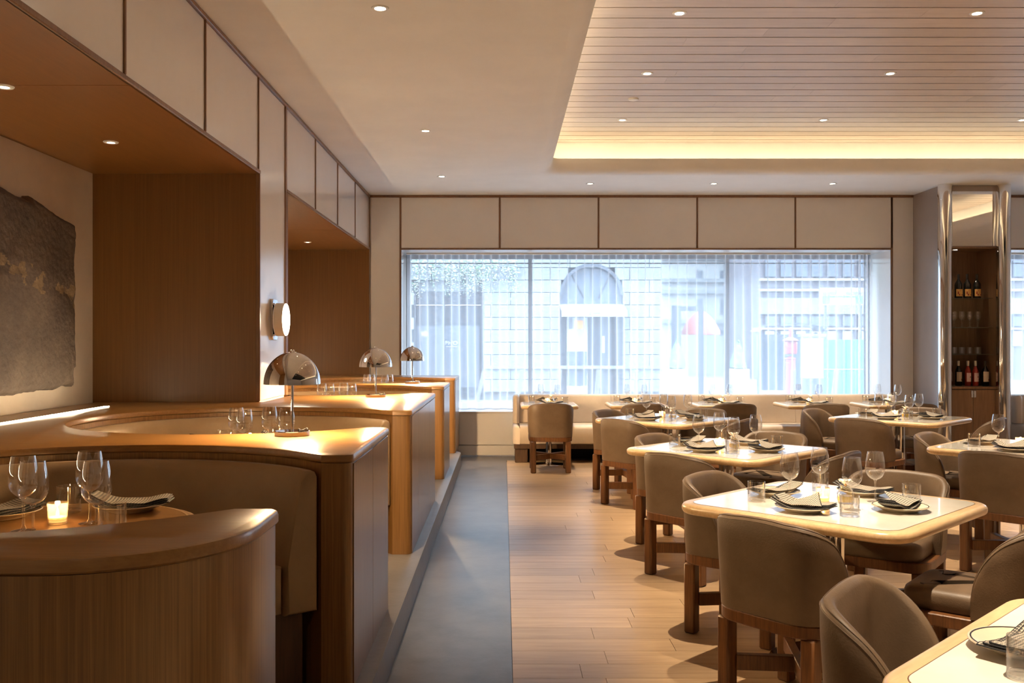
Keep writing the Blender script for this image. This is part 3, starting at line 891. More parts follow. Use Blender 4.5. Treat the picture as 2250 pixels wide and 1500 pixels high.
for pr, x, y, lab in ((b4, 5.640, 11.88, 'short dark bottle with cream label, leftmost on the cabinet top'), (b2, 5.728, 11.80, 'dark bottle with pale cap and cream label, second from left on the cabinet top'),
                      (b3, 5.822, 11.75, 'pink wine bottle with white label, left of the two pink ones on the cabinet top'), (b3, 5.917, 11.75, 'pink wine bottle, right of the two pink ones on the cabinet top'),
                      (b2, 5.985, 11.88, 'dark bottle with pale cap behind the right pink bottle on the cabinet top'), (b2b, 6.035, 11.74, 'dark bottle with black cap, rightmost on the cabinet top')):
    place(pr, (x, y, .954), R(10) if pr is not b3 else R(20), lab, 'wine bottles on the cabinet top')

# ---- glassware prototypes (real wall thickness where it shows)
def make_wine(name, h=.235, rb=.044, rr_=.034):
    t = thing(name, '', 'wine glass')
    zb = h * .445
    bowl = [(.004, zb)] + [(rb * sin(a), zb + .052 * (1 - cos(a))) for a in [i * pi / 2 / 8 for i in range(1, 9)]]
    top = h
    n = 7
    zt = bowl[-1][1]
    bowl += [(rb + (rr_ - rb) * (i / n) ** 1.8, zt + (top - zt) * i / n) for i in range(1, n + 1)]
    bowl += [(rr_ - .0012, top)]
    obj('bowl', lathe_bm(bowl, 28), glass, t)
    obj('stem', lathe_bm([(.0105, .006), (.0048, .016), (.0036, .04), (.0036, zb - .02), (.005, zb - .006), (.010, zb + .002)], 12), glass, t)
    obj('foot', lathe_bm([(.0005, 0), (.034, 0), (.0355, .0016), (.030, .003), (.012, .006), (.0005, .008)], 24), glass, t)
    return t
wine = make_wine('wine_glass')
flute = make_wine('small_wine_glass', .20, .030, .025)
def make_tumbler(name, h=.092, r=.041):
    t = thing(name, '', 'glass')
    obj('wall', lathe_bm([(.0005, .0), (r - .003, 0), (r, .003), (r, h), (r - .0016, h + .0004), (r - .0022, h), (r - .0024, .012)], 28), glass_t, t)
    obj('base', lathe_bm([(r - .0026, .010), (r - .005, .0115), (.0005, .0125)], 24), glass_t, t)
    return t
tumbler = make_tumbler('tumbler')
NUM = ['first', 'second', 'third', 'fourth', 'fifth', 'sixth', 'seventh', 'eighth']
for i in range(8):
    place(flute, (5.665 + .050 * i, 11.80 + (.07 if i % 2 else 0), SHZ[1]), 0, f'{NUM[i]} small stemmed glass from left on the middle glass shelf', 'stemmed glasses on the middle shelf')
tum_s = make_tumbler('shelf_tumbler', .085, .030)
for i in range(8):
    place(tum_s, (5.665 + .050 * i, 11.80 + (.065 if i % 2 else 0), SHZ[2]), 0, f'{NUM[i]} small tumbler from left on the lowest glass shelf', 'tumblers on the lowest shelf')

# ---- plate, napkins, votive, bud vase
def make_plate():
    t = thing('plate', '', 'plate')
    obj('dish', lathe_bm([(.0005, .002), (.066, .002), (.068, .0), (.074, .0), (.078, .004), (.102, .014), (.122, .021), (.1245, .023), (.123, .025), (.116, .024), (.094, .016), (.074, .009), (.0005, .008)], 44), china, t)
    obj('rim_line', lathe_bm([(.1185, .0250), (.1150, .0246), (.1150, .0252), (.1185, .0256)], 44), navy, t)
    return t
plate = make_plate()
def bowl_z(x, y):
    r = sqrt(x * x + y * y)
    return .010 + .017 * max(0, min(1.25, (r - .06) / .058))
def make_napkin(kind):
    """napkin folded into layers, sagging into the plate: kind 0 long strip with open ends, kind 1 with a raised triangular flap"""
    t = thing('napkin', '', 'napkin')
    nl = 3
    bm = bmesh.new(); bmb = bmesh.new()
    for l in range(nl):
        L0, Wd = (.275 - .010 * l), (.112 - .006 * l)
        n = 14; lp = []
        for i in range(n + 1):
            u = -L0 / 2 + L0 * i / n
            rw = []
            wv = Wd * (1 - .18 * abs(u / (L0 / 2)) ** 3)
            for j in range(5):
                v = -wv / 2 + wv * j / 4 + .010 * l
                z = bowl_z(u, v) + .003 + .0055 * l + .012 * (abs(u) / (L0 / 2)) ** 4 * (1 if u < 0 else -.5) + .0015 * sin(u * 55 + l)
                rw.append((u, v, z))
            lp.append(rw)
        th = .0028
        top = [[(x, y_, z + th) for x, y_, z in r] for r in lp]
        loops = [a + b[::-1] for a, b in zip(lp, top)]
        loft(bm, loops)
        tube(bmb, [(r[0][0], r[0][1] - .001, r[0][2] + th / 2) for r in lp], .0021, 6)
        tube(bmb, [(x, y_, z + th / 2) for x, y_, z in lp[-1]], .0021, 6)
        tube(bmb, [(x, y_, z + th / 2) for x, y_, z in lp[0]], .0021, 6)
    obj('cloth', bm, napkin_m, t)
    obj('border', bmb, black_cloth, t, label='black edging of the folds')
    if kind:
        bm = bmesh.new()
        A = [(-.10, -.045), (.115, -.050), (.03, .085)]
        pts = []
        nn = 6
        rows = []
        for i in range(nn + 1):
            f = i / nn
            a = Vector(A[0]).lerp(Vector(A[2]), f); b = Vector(A[1]).lerp(Vector(A[2]), f)
            rw = []
            for j in range(nn + 1):
                p = a.lerp(b, j / nn)
                rw.append((p.x, p.y, bowl_z(p.x, p.y) * .6 + .024 + .034 * f + .004 * sin(p.x * 40)))
            rows.append(rw)
        loops = [r + [(x, y_, z + .0025) for x, y_, z in r][::-1] for r in rows]
        loft(bm, loops)
        obj('flap', bm, napkin_m, t)
        obj('flap_edge', tube_bm([(r[-1][0], r[-1][1], r[-1][2] + .001) for r in rows], .0025, 6), black_cloth, t)
    return t
nap0, nap1 = make_napkin(0), make_napkin(1)
def make_votive():
    t = thing('votive_candle', '', 'candle')
    obj('glass_cup', lathe_bm([(.0005, .0), (.026, 0), (.0285, .004), (.032, .068), (.0305, .0682), (.0275, .012)], 24), votive_g, t)
    obj('wax', lathe_bm([(.0005, .006), (.0255, .006), (.0262, .022), (.0005, .021)], 20), wax, t)
    obj('flame', lathe_bm([(.0005, .022), (.0040, .027), (.0048, .032), (.003, .041), (.0005, .049)], 10), flame_m, t, label='small yellow flame')
    return t
votive = make_votive()
def make_vase():
    t = thing('bud_vase', '', 'vase')
    obj('glass_body', lathe_bm([(.0005, 0), (.032, 0), (.038, .012), (.038, .045), (.030, .062), (.024, .070), (.027, .085), (.0255, .085), (.0225, .071)], 26), glass_t, t)
    obj('water', lathe_bm([(.0005, .006), (.030, .006), (.035, .014), (.0355, .034), (.0005, .034)], 22), oil, t, label='yellow water')
    fl = obj('flower', lathe_bm([(.0005, .078), (.006, .082), (.007, .094), (.0005, .10)], 10), label_y, t, label='yellow flower centre')
    for k in range(6):
        a = k * pi / 3
        bm = bmesh.new(); lp = []
        for i in range(5):
            f = i / 4
            w = .011 * sin(pi * min(.95, f * .85 + .12))
            r = .004 + .030 * f
            z = .088 + .020 * sin(f * 2.0) - .004 * (k % 2)
            d = Vector((cos(a), sin(a))); s = Vector((-sin(a), cos(a)))
            lp.append([tuple(Vector((d.x * r, d.y * r, z)) + Vector((s.x, s.y, 0)) * e + Vector((0, 0, .003 * (abs(e) > 0)))) for e in (-w, 0, w)])
        loft(bm, lp, False, False, closed=False)
        obj('petal', bm, petal, fl)
    return t
vase = make_vase()

# ================================================================== TABLES AND CHAIRS
def make_table(name, w, d, rc, ins, base_r, col_r, h=.75, th=.047):
    t = thing(name, '', 'table')
    o = rr(w, d, rc, 8)
    pr = slab_prof(h - th, h, th * .46, 5)
    obj('table_edge', prism_bm(o, [(i, z) for i, z in pr]), rim_w, t, ang=.5)
    oi = rr(w - 2 * ins, d - 2 * ins, max(.02, rc - ins), 8)
    obj('inlay_line', prism_bm(oi, [(-.0025, h - .002), (-.0025, h + .0006)]), inlay, t)
    obj('stone_top', prism_bm(oi, [(.0008, h - .001), (.0008, h + .0011)]), stone_top, t, label='glossy cream top inside a pale wooden edge')
    obj('pedestal', lathe_bm([(col_r, .012), (col_r, h - th), ], 30), chrome, t)
    obj('floor_plate', lathe_bm([(.0005, .0005), (base_r, .0005), (base_r, .010), (base_r - .006, .014), (col_r + .03, .022), (col_r + .01, .03), (col_r, .04)], 44), chrome, t)
    obj('top_plate', lathe_bm([(col_r, h - th - .02), (.12, h - th - .008), (.12, h - th - .0005)], 24), chrome_d, t)
    return t
big = make_table('dining_table', 1.08, 1.08, .135, .055, .29, .052)
small = make_table('window_table', .69, .72, .06, .04, .19, .038)

def make_chair():
    t = thing('dining_chair', '', 'chair')
    fr = rr(.50, .53, [.10, .10, .13, .13], 7)
    obj('seat_frame', prism_bm(fr, [(.004, .362), (0, .367), (0, .408), (.004, .412)]), chair_w, t, ang=.5)
    cu = rr(.425, .455, [.085, .085, .10, .10], 7, 0, .034)
    obj('seat_cushion', prism_bm(cu, [(.008, .413), (0, .424), (0, .470), (.006, .486), (.022, .496), (.06, .500), (.14, .503)]), leather, t, ang=.9)
    for sx in (-1, 1):
        for sy in (-1, 1):
            obj('leg', box_bm(sx * .20 - .031, sx * .20 + .031, sy * .205 - .031, sy * .205 + .031, 0, .363, .008), chair_w, t)
    for s in (-1, 1):
        bm = bmesh.new()
        L = sqrt(.40 ** 2 + .41 ** 2) - .07
        vs = add_box(bm, -L / 2, L / 2, -.019, .019, .140 if s > 0 else .141, .203 if s > 0 else .204)
        bmesh.ops.bevel(bm, geom=bm.edges[:], offset=.003, segments=1, affect='EDGES')
        bmesh.ops.rotate(bm, verts=bm.verts[:], cent=(0, 0, 0), matrix=Matrix.Rotation(s * math.atan2(.41, .40), 3, 'Z'))
        obj('stretcher', bm, chair_w, t)
    # wrapped back shell
    hw, rc, yb, side = .252, .125, -.262, .115
    flat = hw - rc
    la = rc * pi / 2
    tot = la + side
    def pos(s):
        """plan position and outward normal at arc length s from the middle of the back (right half)"""
        sg = 1 if s >= 0 else -1; a = abs(s)
        if a <= flat: p, n = (a, yb), (0, -1)
        elif a <= flat + la:
            q = (a - flat) / rc
            p = (flat + rc * sin(q), yb + rc - rc * cos(q)); n = (sin(q), -cos(q))
        else:
            p, n = (hw, yb + rc + (a - flat - la)), (1, 0)
        return (sg * p[0], p[1]), (sg * n[0], n[1])
    def top(a):
        a = abs(a)
        if a <= flat: return .805 - .006 * (a / flat) ** 2
        q = min(1, (a - flat) / tot)
        return .475 + .324 * sqrt(max(0, 1 - q ** 2.1))
    ss = [-(flat + tot * sin(i / 22 * pi / 2)) for i in range(22, 0, -1)] + [flat * (i / 5) for i in range(-5, 6)] + [(flat + tot * sin(i / 22 * pi / 2)) for i in range(1, 23)]
    th = .048
    loops = []; edge = []; edge2 = []
    z0 = .4135
    for s in ss:
        (x, y), (nx_, ny_) = pos(s)
        zt = top(s)
        lean = lambda z: .018 * (z - z0) / .4
        def P(o, z):
            return (x + nx_ * (lean(z) - o), y + ny_ * (lean(z) - o), z)
        h = zt - z0
        loops.append([P(0.0, z0), P(0.0, z0 + h * .4), P(-.002, z0 + h * .75), P(0, zt - .022), P(.005, zt - .009), P(.015, zt - .001), P(.026, zt), P(.037, zt - .006), P(th - .004, zt - .020),
                      P(th, z0 + h * .70), P(th + .004, z0 + h * .4), P(th + .004, z0)])
        edge.append(P(.001, zt - .016)); edge2.append(P(.010, zt - .0035))
    bm = bmesh.new(); loft(bm, loops)
    obj('back_shell', bm, leather, t, ang=1.0)
    bm = bmesh.new(); tube(bm, edge, .0016, 5); tube(bm, edge2, .0016, 5)
    obj('seam', bm, leather, t, label='double seam along the shell edge')
    return t
chair = make_chair()

tables = [  # name phrase, centre
    ('front square table', (1.545, 4.39)),
    ('second square table on the left', (1.585, 6.66)),
    ('third square table on the left', (1.615, 9.25)),
    ('square table near the column', (3.965, 9.38)),
    ('square table at right edge', (3.745, 6.70)),
    ('corner table at bottom right', (1.55, 2.06)),
]
SIDES = {'LF': ('front left', -.7071, -.7071), 'LB': ('back left', -.7071, .7071), 'BR': ('back right', .7071, .7071), 'RF': ('front right', .7071, -.7071)}
CH = {  # offsets of the chair from the table centre and the direction it faces (degrees from +X)
    0: {'LF': (-.325, -.505, 38), 'LB': (-.285, .49, -39), 'BR': (.475, .53, 233), 'RF': (.43, -.51, 140)},
    1: {'LF': (-.345, -.60, 40), 'LB': (-.275, .36, -40), 'BR': (.42, .53, 228), 'RF': (.43, -.51, 140)},
    2: {'LF': (-.385, -.55, 40), 'LB': (-.38, .34, -40), 'BR': (.39, .53, 228), 'RF': (.43, -.51, 140)},
    3: {'LF': (-.52, -.57, 42), 'LB': (-.53, .36, -42), 'BR': (.39, .53, 228), 'RF': (.46, -.51, 140)},
    4: {'LF': (-.42, -.55, 42), 'LB': (-.29, .42, -42)},
    5: {'LB': (-.36, .50, -36)},
}
random.seed(21)
for ti, (nm, (tx, ty)) in enumerate(tables):
    place(big, (tx, ty, 0), R(45), f'dining table with cream top and pale rounded edge, the {nm}', 'square dining tables')
    for sd, (dx, dy, ang) in CH.get(ti, {}).items():
        place(chair, (tx + dx, ty + dy, 0), R(ang - 90), f'taupe leather barrel chair at {SIDES[sd][0]} of the {nm}', 'barrel chairs at the square tables')
    for sd, (pn, ux, uy) in SIDES.items():
        if ti == 5 and sd in ('LF', 'RF', 'BR') : continue
        if ti == 4 and sd in ('BR', 'RF'): continue
        rx, ry = -uy, ux          # right hand of the diner
        j = lambda a: random.uniform(-a, a)
        def at(o, r): return (tx + ux * o + rx * r, ty + uy * o + ry * r)
        z = .7515
        p = at(.315 + j(.012), j(.015))
        if ti == 5: p = (1.262, 2.272)
        place(plate, (*p, z), j(3), f'sand plate with dark rim at {pn} of the {nm}', 'dinner plates')
        face = math.atan2(uy, ux) + pi / 2 + j(.35)
        place(nap1 if sd in ('LF', 'RF') else nap0, (*p, z + .001), face + (pi if sd in ('BR',) else 0), f'checked napkin with black border, {pn} of the {nm}', 'folded napkins')
        q = at(.14 + j(.012), .145 + j(.012))
        if ti != 5:
            place(wine, (*q, z), j(3), f'clear stemmed wine glass at {pn} of the {nm}', 'wine glasses on the square tables')
        q = at(.285 + j(.01), .21 + j(.008))
        if ti == 5: q = (1.168, 2.092)
        place(tumbler, (*q, z), j(3), f'clear straight tumbler at {pn} of the {nm}', 'tumblers on the square tables')
    if ti != 5:
        vo = place(votive, (tx - .045, ty + .01, .7515), 0, f'lit glass votive in the middle of the {nm}', 'lit votives')
        light('candle_light', 'POINT', (0, 0, .062), P_CANDLE, WARM2, vo, .008)
        place(vase, (tx + .05, ty - .02, .7515), random.uniform(0, 3), f'glass bud vase with yellow water on the {nm}', 'bud vases')

# ---- bench and small tables along the window
def make_bench(x0, x1, label, nseg, left_round=True):
    t = thing('window_banquette', label, 'bench', ((x0 + x1) / 2, 12.05, 0), 0, 'window benches')
    ox, oy = (x0 + x1) / 2, 12.05
    w = (x1 - x0) / nseg
    for i in range(nseg):
        a, b = x0 + i * w - ox + .0015, x0 + (i + 1) * w - ox - .0015
        pr = [(12.08, .445), (12.05, .475), (12.085, .70), (12.10, .80), (12.115, .818), (12.14, .828), (12.20, .828), (12.225, .818), (12.235, .80), (12.235, .445)]
        bm = bmesh.new()
        loft(bm, [[(x, y - oy, z) for y, z in pr] for x in (a, b)])
        obj('backrest', bm, leather3, t, ang=.9)
        pr = [(11.66, .235), (11.648, .25), (11.645, .42), (11.655, .448), (11.68, .462), (11.75, .468), (12.05, .468), (12.07, .46), (12.23, .444), (12.23, .235)]
        bm = bmesh.new()
        loft(bm, [[(x, y - oy, z) for y, z in pr] for x in (a, b)])
        obj('seat_cushion', bm, leather3, t, ang=.9)
    # rounded ends that return forwards
    for s, xe in ((-1, x0 - ox), (1, x1 - ox)):
        o = [(xe - s * .0, 12.235 - oy), (xe + s * .05, 12.225 - oy), (xe + s * .075, 12.19 - oy), (xe + s * .085, 12.12 - oy), (xe + s * .085, 11.98 - oy), (xe + s * .07, 11.94 - oy), (xe + s * .035, 11.925 - oy), (xe + s * .004, 11.95 - oy), (xe - s * .0, 12.0 - oy)]
        if s > 0: o = o[::-1]
        bm = prism_bm(o, [(0, .47), (0, .79), (.008, .815), (.025, .828)])
        obj('end_bolster', bm, leather3, t, ang=.9)
        o = [(xe, 12.23 - oy), (xe + s * .085, 12.23 - oy), (xe + s * .085, 11.74 - oy), (xe + s * .07, 11.69 - oy), (xe + s * .04, 11.66 - oy), (xe, 11.645 - oy)]
        if s > 0: o = o[::-1]
        obj('seat_end', prism_bm(o, [(0, .235), (0, .43), (.012, .455), (.03, .467)]), leather3, t, ang=.9)
    obj('base_rail', box_bm(x0 - .07 - ox, x1 + .07 - ox, 11.67 - oy, 12.2 - oy, .175, .234, .004), base_w, t)
    for i in range(nseg + 1):
        xx = x0 - .06 - ox + (x1 + .12 - x0 - .16) * i / nseg
        obj('leg', box_bm(xx, xx + .16, 11.70 - oy, 12.1 - oy, .001, .176, .006), base_w, t)
    obj('back_plinth', box_bm(x0 - ox, x1 - ox, 12.12 - oy, 12.16 - oy, .001, .175), dark_back, t, smooth=False)
    return t
make_bench(.205, 4.945, 'long pale leather bench along the wide window behind the small tables', 4)
make_bench(6.62, 9.3, 'pale leather bench under the second window, right of the column', 2)
ORD = ['first', 'second', 'third', 'fourth', 'fifth']
for i, xx in enumerate((.555, 1.62, 2.665, 3.735, 4.70)):
    nm = f'{ORD[i]} window table from left'
    ty = 11.49
    place(small, (xx, ty, 0), 0, f'small rectangular table with pale edge before the window bench, the {ORD[i]} from the left', 'small window tables')
    place(chair, (xx + (-.01, -.01, -.01, .0, .06)[i], 10.98, 0), R((0, 3, 2, -4, -8)[i]), f'taupe barrel chair seen from behind, at the {nm}', 'barrel chairs at the window tables')
    z = .7515
    j = lambda a: random.uniform(-a, a)
    for s, nn in ((1, 'bench side'), (-1, 'chair side')):
        p = (xx + j(.01) - .03 * s, ty + s * .21)
        place(plate, (*p, z), 0, f'sand plate on the {nn} of the {nm}', 'plates on the window tables')
        place(nap1 if s > 0 else nap0, (*p, z + .001), (0 if s < 0 else pi) + j(.4), f'checked napkin on the {nn} plate of the {nm}', 'napkins on the window tables')
        place(tumbler, (xx - s * .20 + j(.01), ty + s * .16, z), 0, f'clear tumbler on the {nn} of the {nm}', 'tumblers on the window tables')
        place(wine, (xx - s * .10 + j(.01), ty + s * .06, z), 0, f'clear stemmed wine glass on the {nn} of the {nm}', 'wine glasses on the window tables')
    vo = place(votive, (xx - .02, ty - .08, z), 0, f'lit glass votive on the {nm}', 'votives on the window tables')
    light('candle_light', 'POINT', (0, 0, .062), P_CANDLE * .6, WARM2, vo, .008)
    place(vase, (xx + .03, ty + .0, z), random.uniform(0, 3), f'small glass bud vase on the {nm}', 'vases on the window tables')

# ---- table settings in the booths
bn = ['nearest booth', 'second booth', 'third booth', 'farthest booth']
gl_pos = [[(-1.405, 2.80, 'front left'), (-1.50, 2.93, 'back left'), (-1.215, 2.80, 'front right'), (-1.345, 3.05, 'back right')],
          [(-1.455, 5.11, 'first from left'), (-1.372, 4.97, 'second from left'), (-1.292, 5.18, 'third from left'), (-1.165, 5.04, 'fourth from left')],
          [(-1.57, 8.12, 'first from left'), (-1.49, 8.04, 'second from left'), (-1.405, 8.25, 'third from left'), (-1.31, 8.1, 'fourth from left')],
          [(-1.52, 10.45, 'first from left'), (-1.46, 10.36, 'second from left'), (-1.32, 10.45, 'third from left'), (-1.26, 10.38, 'fourth from left')]]
zb = .9115
for k in range(4):
    for x, y, w in gl_pos[k]:
        place(wine, (x, y, zb), 0, f'clear stemmed wine glass, {w} on the table of the {bn[k]}', 'wine glasses on the booth tables')
    dy = CY[k] - CY[0]
    tl = [(-1.505, 3.25, 'left'), (-1.205, 2.89, 'right')] if k == 0 else [(-1.58, 3.0 + dy, 'left'), (-1.33, 3.18 + dy, 'middle'), (-1.26, 3.02 + dy, 'right')]
    for x, y, w in tl:
        place(tumbler, (x, y, zb), 0, f'clear straight tumbler, {w} one on the table of the {bn[k]}', 'tumblers on the booth tables')
    for x, y, w, a in ((-1.31, 3.295, 'right', R(8)), (-1.69, 3.16, 'left', R(60))):
        if k < 2:
            place(plate, (x, y + dy, zb), 0, f'sand-coloured plate, {w} one on the table of the {bn[k]}', 'plates on the booth tables')
            place(nap0, (x, y + dy, zb + .001), a, f'checked napkin on the {w} plate of the {bn[k]}', 'napkins on the booth tables')
    vo = place(votive, (CX, CY[k] + .03, zb), 0, f'lit glass votive on the table of the {bn[k]}', 'votives on the booth tables')
    light('candle_light', 'POINT', (0, 0, .062), P_CANDLE * 1.3, WARM2, vo, .008)

# ================================================================== STREET OUTSIDE
FY = 26.0; FP = 79.23
def fx(px): return (px - 1106) / FP
def fz(py): return 1.5 - (py - 752) / FP
street = struct('street', box_bm(-40, 60, 13.4, 90, -.35, -.1), o_asphalt, smooth=False)
tag(street, 'pale grey street and pavement outside the window', 'street')
st_ = thing('stone_building', 'pale stone building across the street with arched entrance and dark shop window', 'building', (fx(1170), FY, -.1))
sx0, sy0, sz0 = st_.location
def sp(name, bm, m, parent=None, **k):
    for v in bm.verts: v.co -= Vector((sx0, sy0, sz0))
    return obj(name, bm, m, parent or st_, **k)
sp('core', box_bm(-14, fx(1455) - .03, FY + .28, FY + 8, -.1, 11), o_stone, smooth=False)
ch = 27.3 / FP
za0 = fz(806)
A_x0, A_x1 = fx(1232), fx(1368)
acx, ar = (A_x0 + A_x1) / 2, (A_x1 - A_x0) / 2
zspring = fz(580) - ar
D_x0, D_x1 = fx(910), fx(1063)
D_z1 = fz(640)
random.seed(4)
for c in range(-2, 22):
    z0, z1 = za0 + c * ch, za0 + (c + 1) * ch
    if z0 < -.3 or z0 > 8: continue
    x = -13.0 + (0 if c % 2 else -.55)
    while x < fx(1455):
        x1 = min(x + 1.1, fx(1455))
        segs = [(max(x, -13.0), x1)]
        # cut out the arch opening and the shop window
        def cut(segs, a, b):
            o = []
            for p, q in segs:
                if q <= a or p >= b: o.append((p, q)); continue
                if p < a: o.append((p, a))
                if q > b: o.append((b, q))
            return o
        if z0 < D_z1 - .02: segs = cut(segs, D_x0, D_x1)
        zm = (z0 + z1) / 2
        if zm < zspring + ar:
            hw_ = ar if zm < zspring else sqrt(max(0, ar * ar - (zm - zspring) ** 2))
            segs = cut(segs, acx - hw_ - .02, acx + hw_ + .02)
        for p, q in segs:
            if q - p < .08: continue
            if z0 > 4.6 and (p < -5 or q > 6): pass
            sp('stone_block', box_bm(p + .008, q - .008, FY + .0, FY + .29, z0 + .008, z1 - .008), o_stone, smooth=False)
        x = x1
sp('ledge', box_bm(D_x1, fx(1455), FY - .08, FY + .2, fz(810), fz(803)), o_stone, smooth=False)
# arch glazing
bm = bmesh.new()
ap = [(acx + ar * cos(a), zspring + ar * sin(a)) for a in [i * pi / 20 for i in range(21)]]
ap = ap + [(A_x0, fz(668)), (A_x1, fz(668))]
loft(bm, [[(x, y, z) for x, z in ap] for y in (FY + .20, FY + .27)])
lun = sp('lunette', bm, o_mid, smooth=False)
for a in (pi * .27, pi * .5, pi * .73):
    sp('glazing_bar', tube_bm([(acx + .3 * cos(a), FY + .18, zspring - .3 + .3 * sin(a)), (acx + ar * cos(a), FY + .18, zspring + ar * sin(a))], .018, 6), o_dark)
bm = bmesh.new()
loft(bm, [[(acx + (ar + .02 - w) * cos(a), FY + yy, zspring + (ar + .02 - w) * sin(a)) for a in [i * pi / 24 for i in range(25)]] for w, yy in ((0, -.01), (0, .1), (.09, .1), (.09, -.01), (0, -.01))], False, False, closed=False)
sp('arch_trim', bm, o_grey)
sp('door_recess', box_bm(A_x0, A_x1, FY + .22, FY + .27, -.1, fz(668)), o_grey, smooth=False)
sp('door_panel', box_bm(fx(1246), fx(1292), FY + .12, FY + .20, .0, fz(697)), o_white, smooth=False)
sp('door_panel', box_bm(fx(1247.5), fx(1258), FY + .10, FY + .13, fz(722), fz(698)), o_grey, smooth=False)
sp('door_panel', box_bm(fx(1247.5), fx(1290), FY + .10, FY + .13, .3, fz(772)), o_mid, smooth=False)
sp('warm_lamp', box_bm(fx(1263), fx(1282), FY + .08, FY + .13, fz(722), fz(704)), o_orange, smooth=False)
sp('door_post', box_bm(fx(1296), fx(1299), FY + .08, FY + .2, 0, fz(697)), o_dark, smooth=False)
sp('door_post', box_bm(fx(1349), fx(1351), FY + .08, FY + .2, 0, fz(697)), o_dark, smooth=False)
sp('door_handle', box_bm(fx(1323), fx(1329), FY + .02, FY + .06, fz(775), fz(738)), o_white, smooth=False)
# awning with valance and a scribbled name
bm = bmesh.new()
w0, w1 = fx(1231) - .01, fx(1371)
loft(bm, [[(x, FY + .2, fz(667)), (x, FY - .75, fz(684)), (x, FY - .75, fz(697)), (x, FY - .73, fz(697)), (x, FY - .73, fz(684) - .02), (x, FY + .2, fz(667) - .04)] for x in (w0, w1)])
aw = sp('awning', bm, o_white, smooth=False)
bm = bmesh.new()
yv = FY - .755
kx, kz = acx + .02, fz(690.5)
tube(bm, [(kx - .12 + .03 * cos(a) * (1 if i < 7 else -1), yv, kz + .04 - .012 * i + .0 * a) for i, a in enumerate([j * .9 for j in range(8)])], .006, 4)
for i in range(4):
    tube(bm, [(kx - .05 + i * .055 + .02 * cos(a), yv, kz + .02 * sin(a)) for a in [j * .8 for j in range(7)]], .005, 4)
sp('lettering', bm, o_grey, label='grey handwritten name on the awning valance')
# dark shop window with white letters
sh = sp('shop_window', box_bm(D_x0, D_x1, FY + .10, FY + .2, .0, D_z1), o_dark, smooth=False)
sp('window_band', box_bm(D_x0, D_x1 - .12, FY + .05, FY + .12, .25, fz(715)), o_grey, smooth=False)
for px_ in (912, 975, 1060):
    sp('shop_post', box_bm(fx(px_) - .03, fx(px_) + .03, FY + .0, FY + .11, .0, D_z1), o_dark, smooth=False)
sp('shop_rail', box_bm(D_x0, D_x1, FY + .02, FY + .1, fz(671), fz(669)), o_white, smooth=False)
fc = bpy.data.curves.new('lettering', 'FONT'); fc.body = 'PHO'; fc.size = .145; fc.extrude = .004; fc.space_character = 1.1
fc.materials.append(o_white)
ftmp = bpy.data.objects.new('text', fc); C.objects.link(ftmp); bpy.context.view_layer.update()
fme = bpy.data.meshes.new_from_object(ftmp.evaluated_get(bpy.context.evaluated_depsgraph_get()))
bpy.data.objects.remove(ftmp)
fo = bpy.data.objects.new('lettering', fme); C.objects.link(fo); fo.parent = st_
fo.location = (fx(977) - sx0, FY + .045 - sy0, fz(757) - sz0); fo.rotation_euler = (R(90), 0, 0); fo.scale = (1.15, 1, 1)
fo['label'] = 'white letters on the dark shop window'
sp('letter_rule', box_bm(fx(980), fx(1004), FY + .04, FY + .05, fz(762), fz(761)), o_white, smooth=False)
# hanging blossom over the shop
random.seed(9)
bm = bmesh.new(); bl = bmesh.new()
for k in range(120):
    x = random.uniform(fx(892), fx(1140)); zt = random.uniform(fz(590), fz(566)); ln = random.uniform(.25, .95)
    y = FY - .12 - random.uniform(0, .4)
    for i in range(int(ln * 34)):
        q = random.uniform(0, 1)
        r = .045 * (1.1 - q * .6) * random.uniform(.5, 1)
        c = Vector((x + random.gauss(0, .035), y + random.gauss(0, .035), zt - q * ln))
        b_ = bl if random.random() < .22 else bm
        vs = [b_.verts.new(c + Vector(d) * r * random.uniform(.7, 1.2)) for d in ((1, 0, -.3), (-.5, .8, -.3), (-.5, -.8, -.3), (0, 0, 1))]
        for f in ((0, 1, 2), (0, 3, 1), (1, 3, 2), (2, 3, 0)): b_.faces.new([vs[n_] for n_ in f])
o = obj('hanging_blossom', bm, o_flower, smooth=False); tag(o, 'mass of pale hanging blossom above the dark shop window', 'flowers', kind='stuff')
obj('foliage', bl, o_leaf, o, smooth=False)['kind'] = 'stuff'
# farther buildings
TY = 46; TP = 2060 / TY
def tx_(px): return (px - 1106) / TP
def tz_(py): return 1.5 - (py - 752) / TP
t = thing('white_tower', 'tall white building with small windows behind the stone building', 'building', (tx_(1560), TY, -.1))
def tp(name, bm, m, t=t, par=None, **k):
    for v in bm.verts: v.co -= t.location
    return obj(name, bm, m, par or t, **k)
tp('facade', box_bm(tx_(1440), tx_(1665), TY, TY + 12, -.1, 24), o_white, smooth=False)
for py in (566, 615, 640, 705):
    tp('cornice', box_bm(tx_(1440), tx_(1665), TY - .25, TY, tz_(py) - .12, tz_(py) + .06), o_stone, smooth=False)
for py0, py1 in ((560, 574), (593, 625), (656, 690), (722, 735)):
    for px_ in (1536, 1588, 1649):
        f = tp('window', box_bm(tx_(px_ - 7), tx_(px_ + 7), TY - .06, TY + .02, tz_(py1), tz_(py0)), o_stone, smooth=False)
        tp('pane', box_bm(tx_(px_ - 5.5), tx_(px_ + 5.5), TY - .08, TY - .055, tz_(py1) + .06, tz_(py0) - .06), o_mid, par=f, smooth=False)
t2 = thing('brick_block', 'grey brick block with long bands of windows at the right of the view', 'building', (19, 40, -.1))
def bp_(name, bm, m, par=None, **k):
    for v in bm.verts: v.co -= t2.location
    return obj(name, bm, m, par or t2, **k)
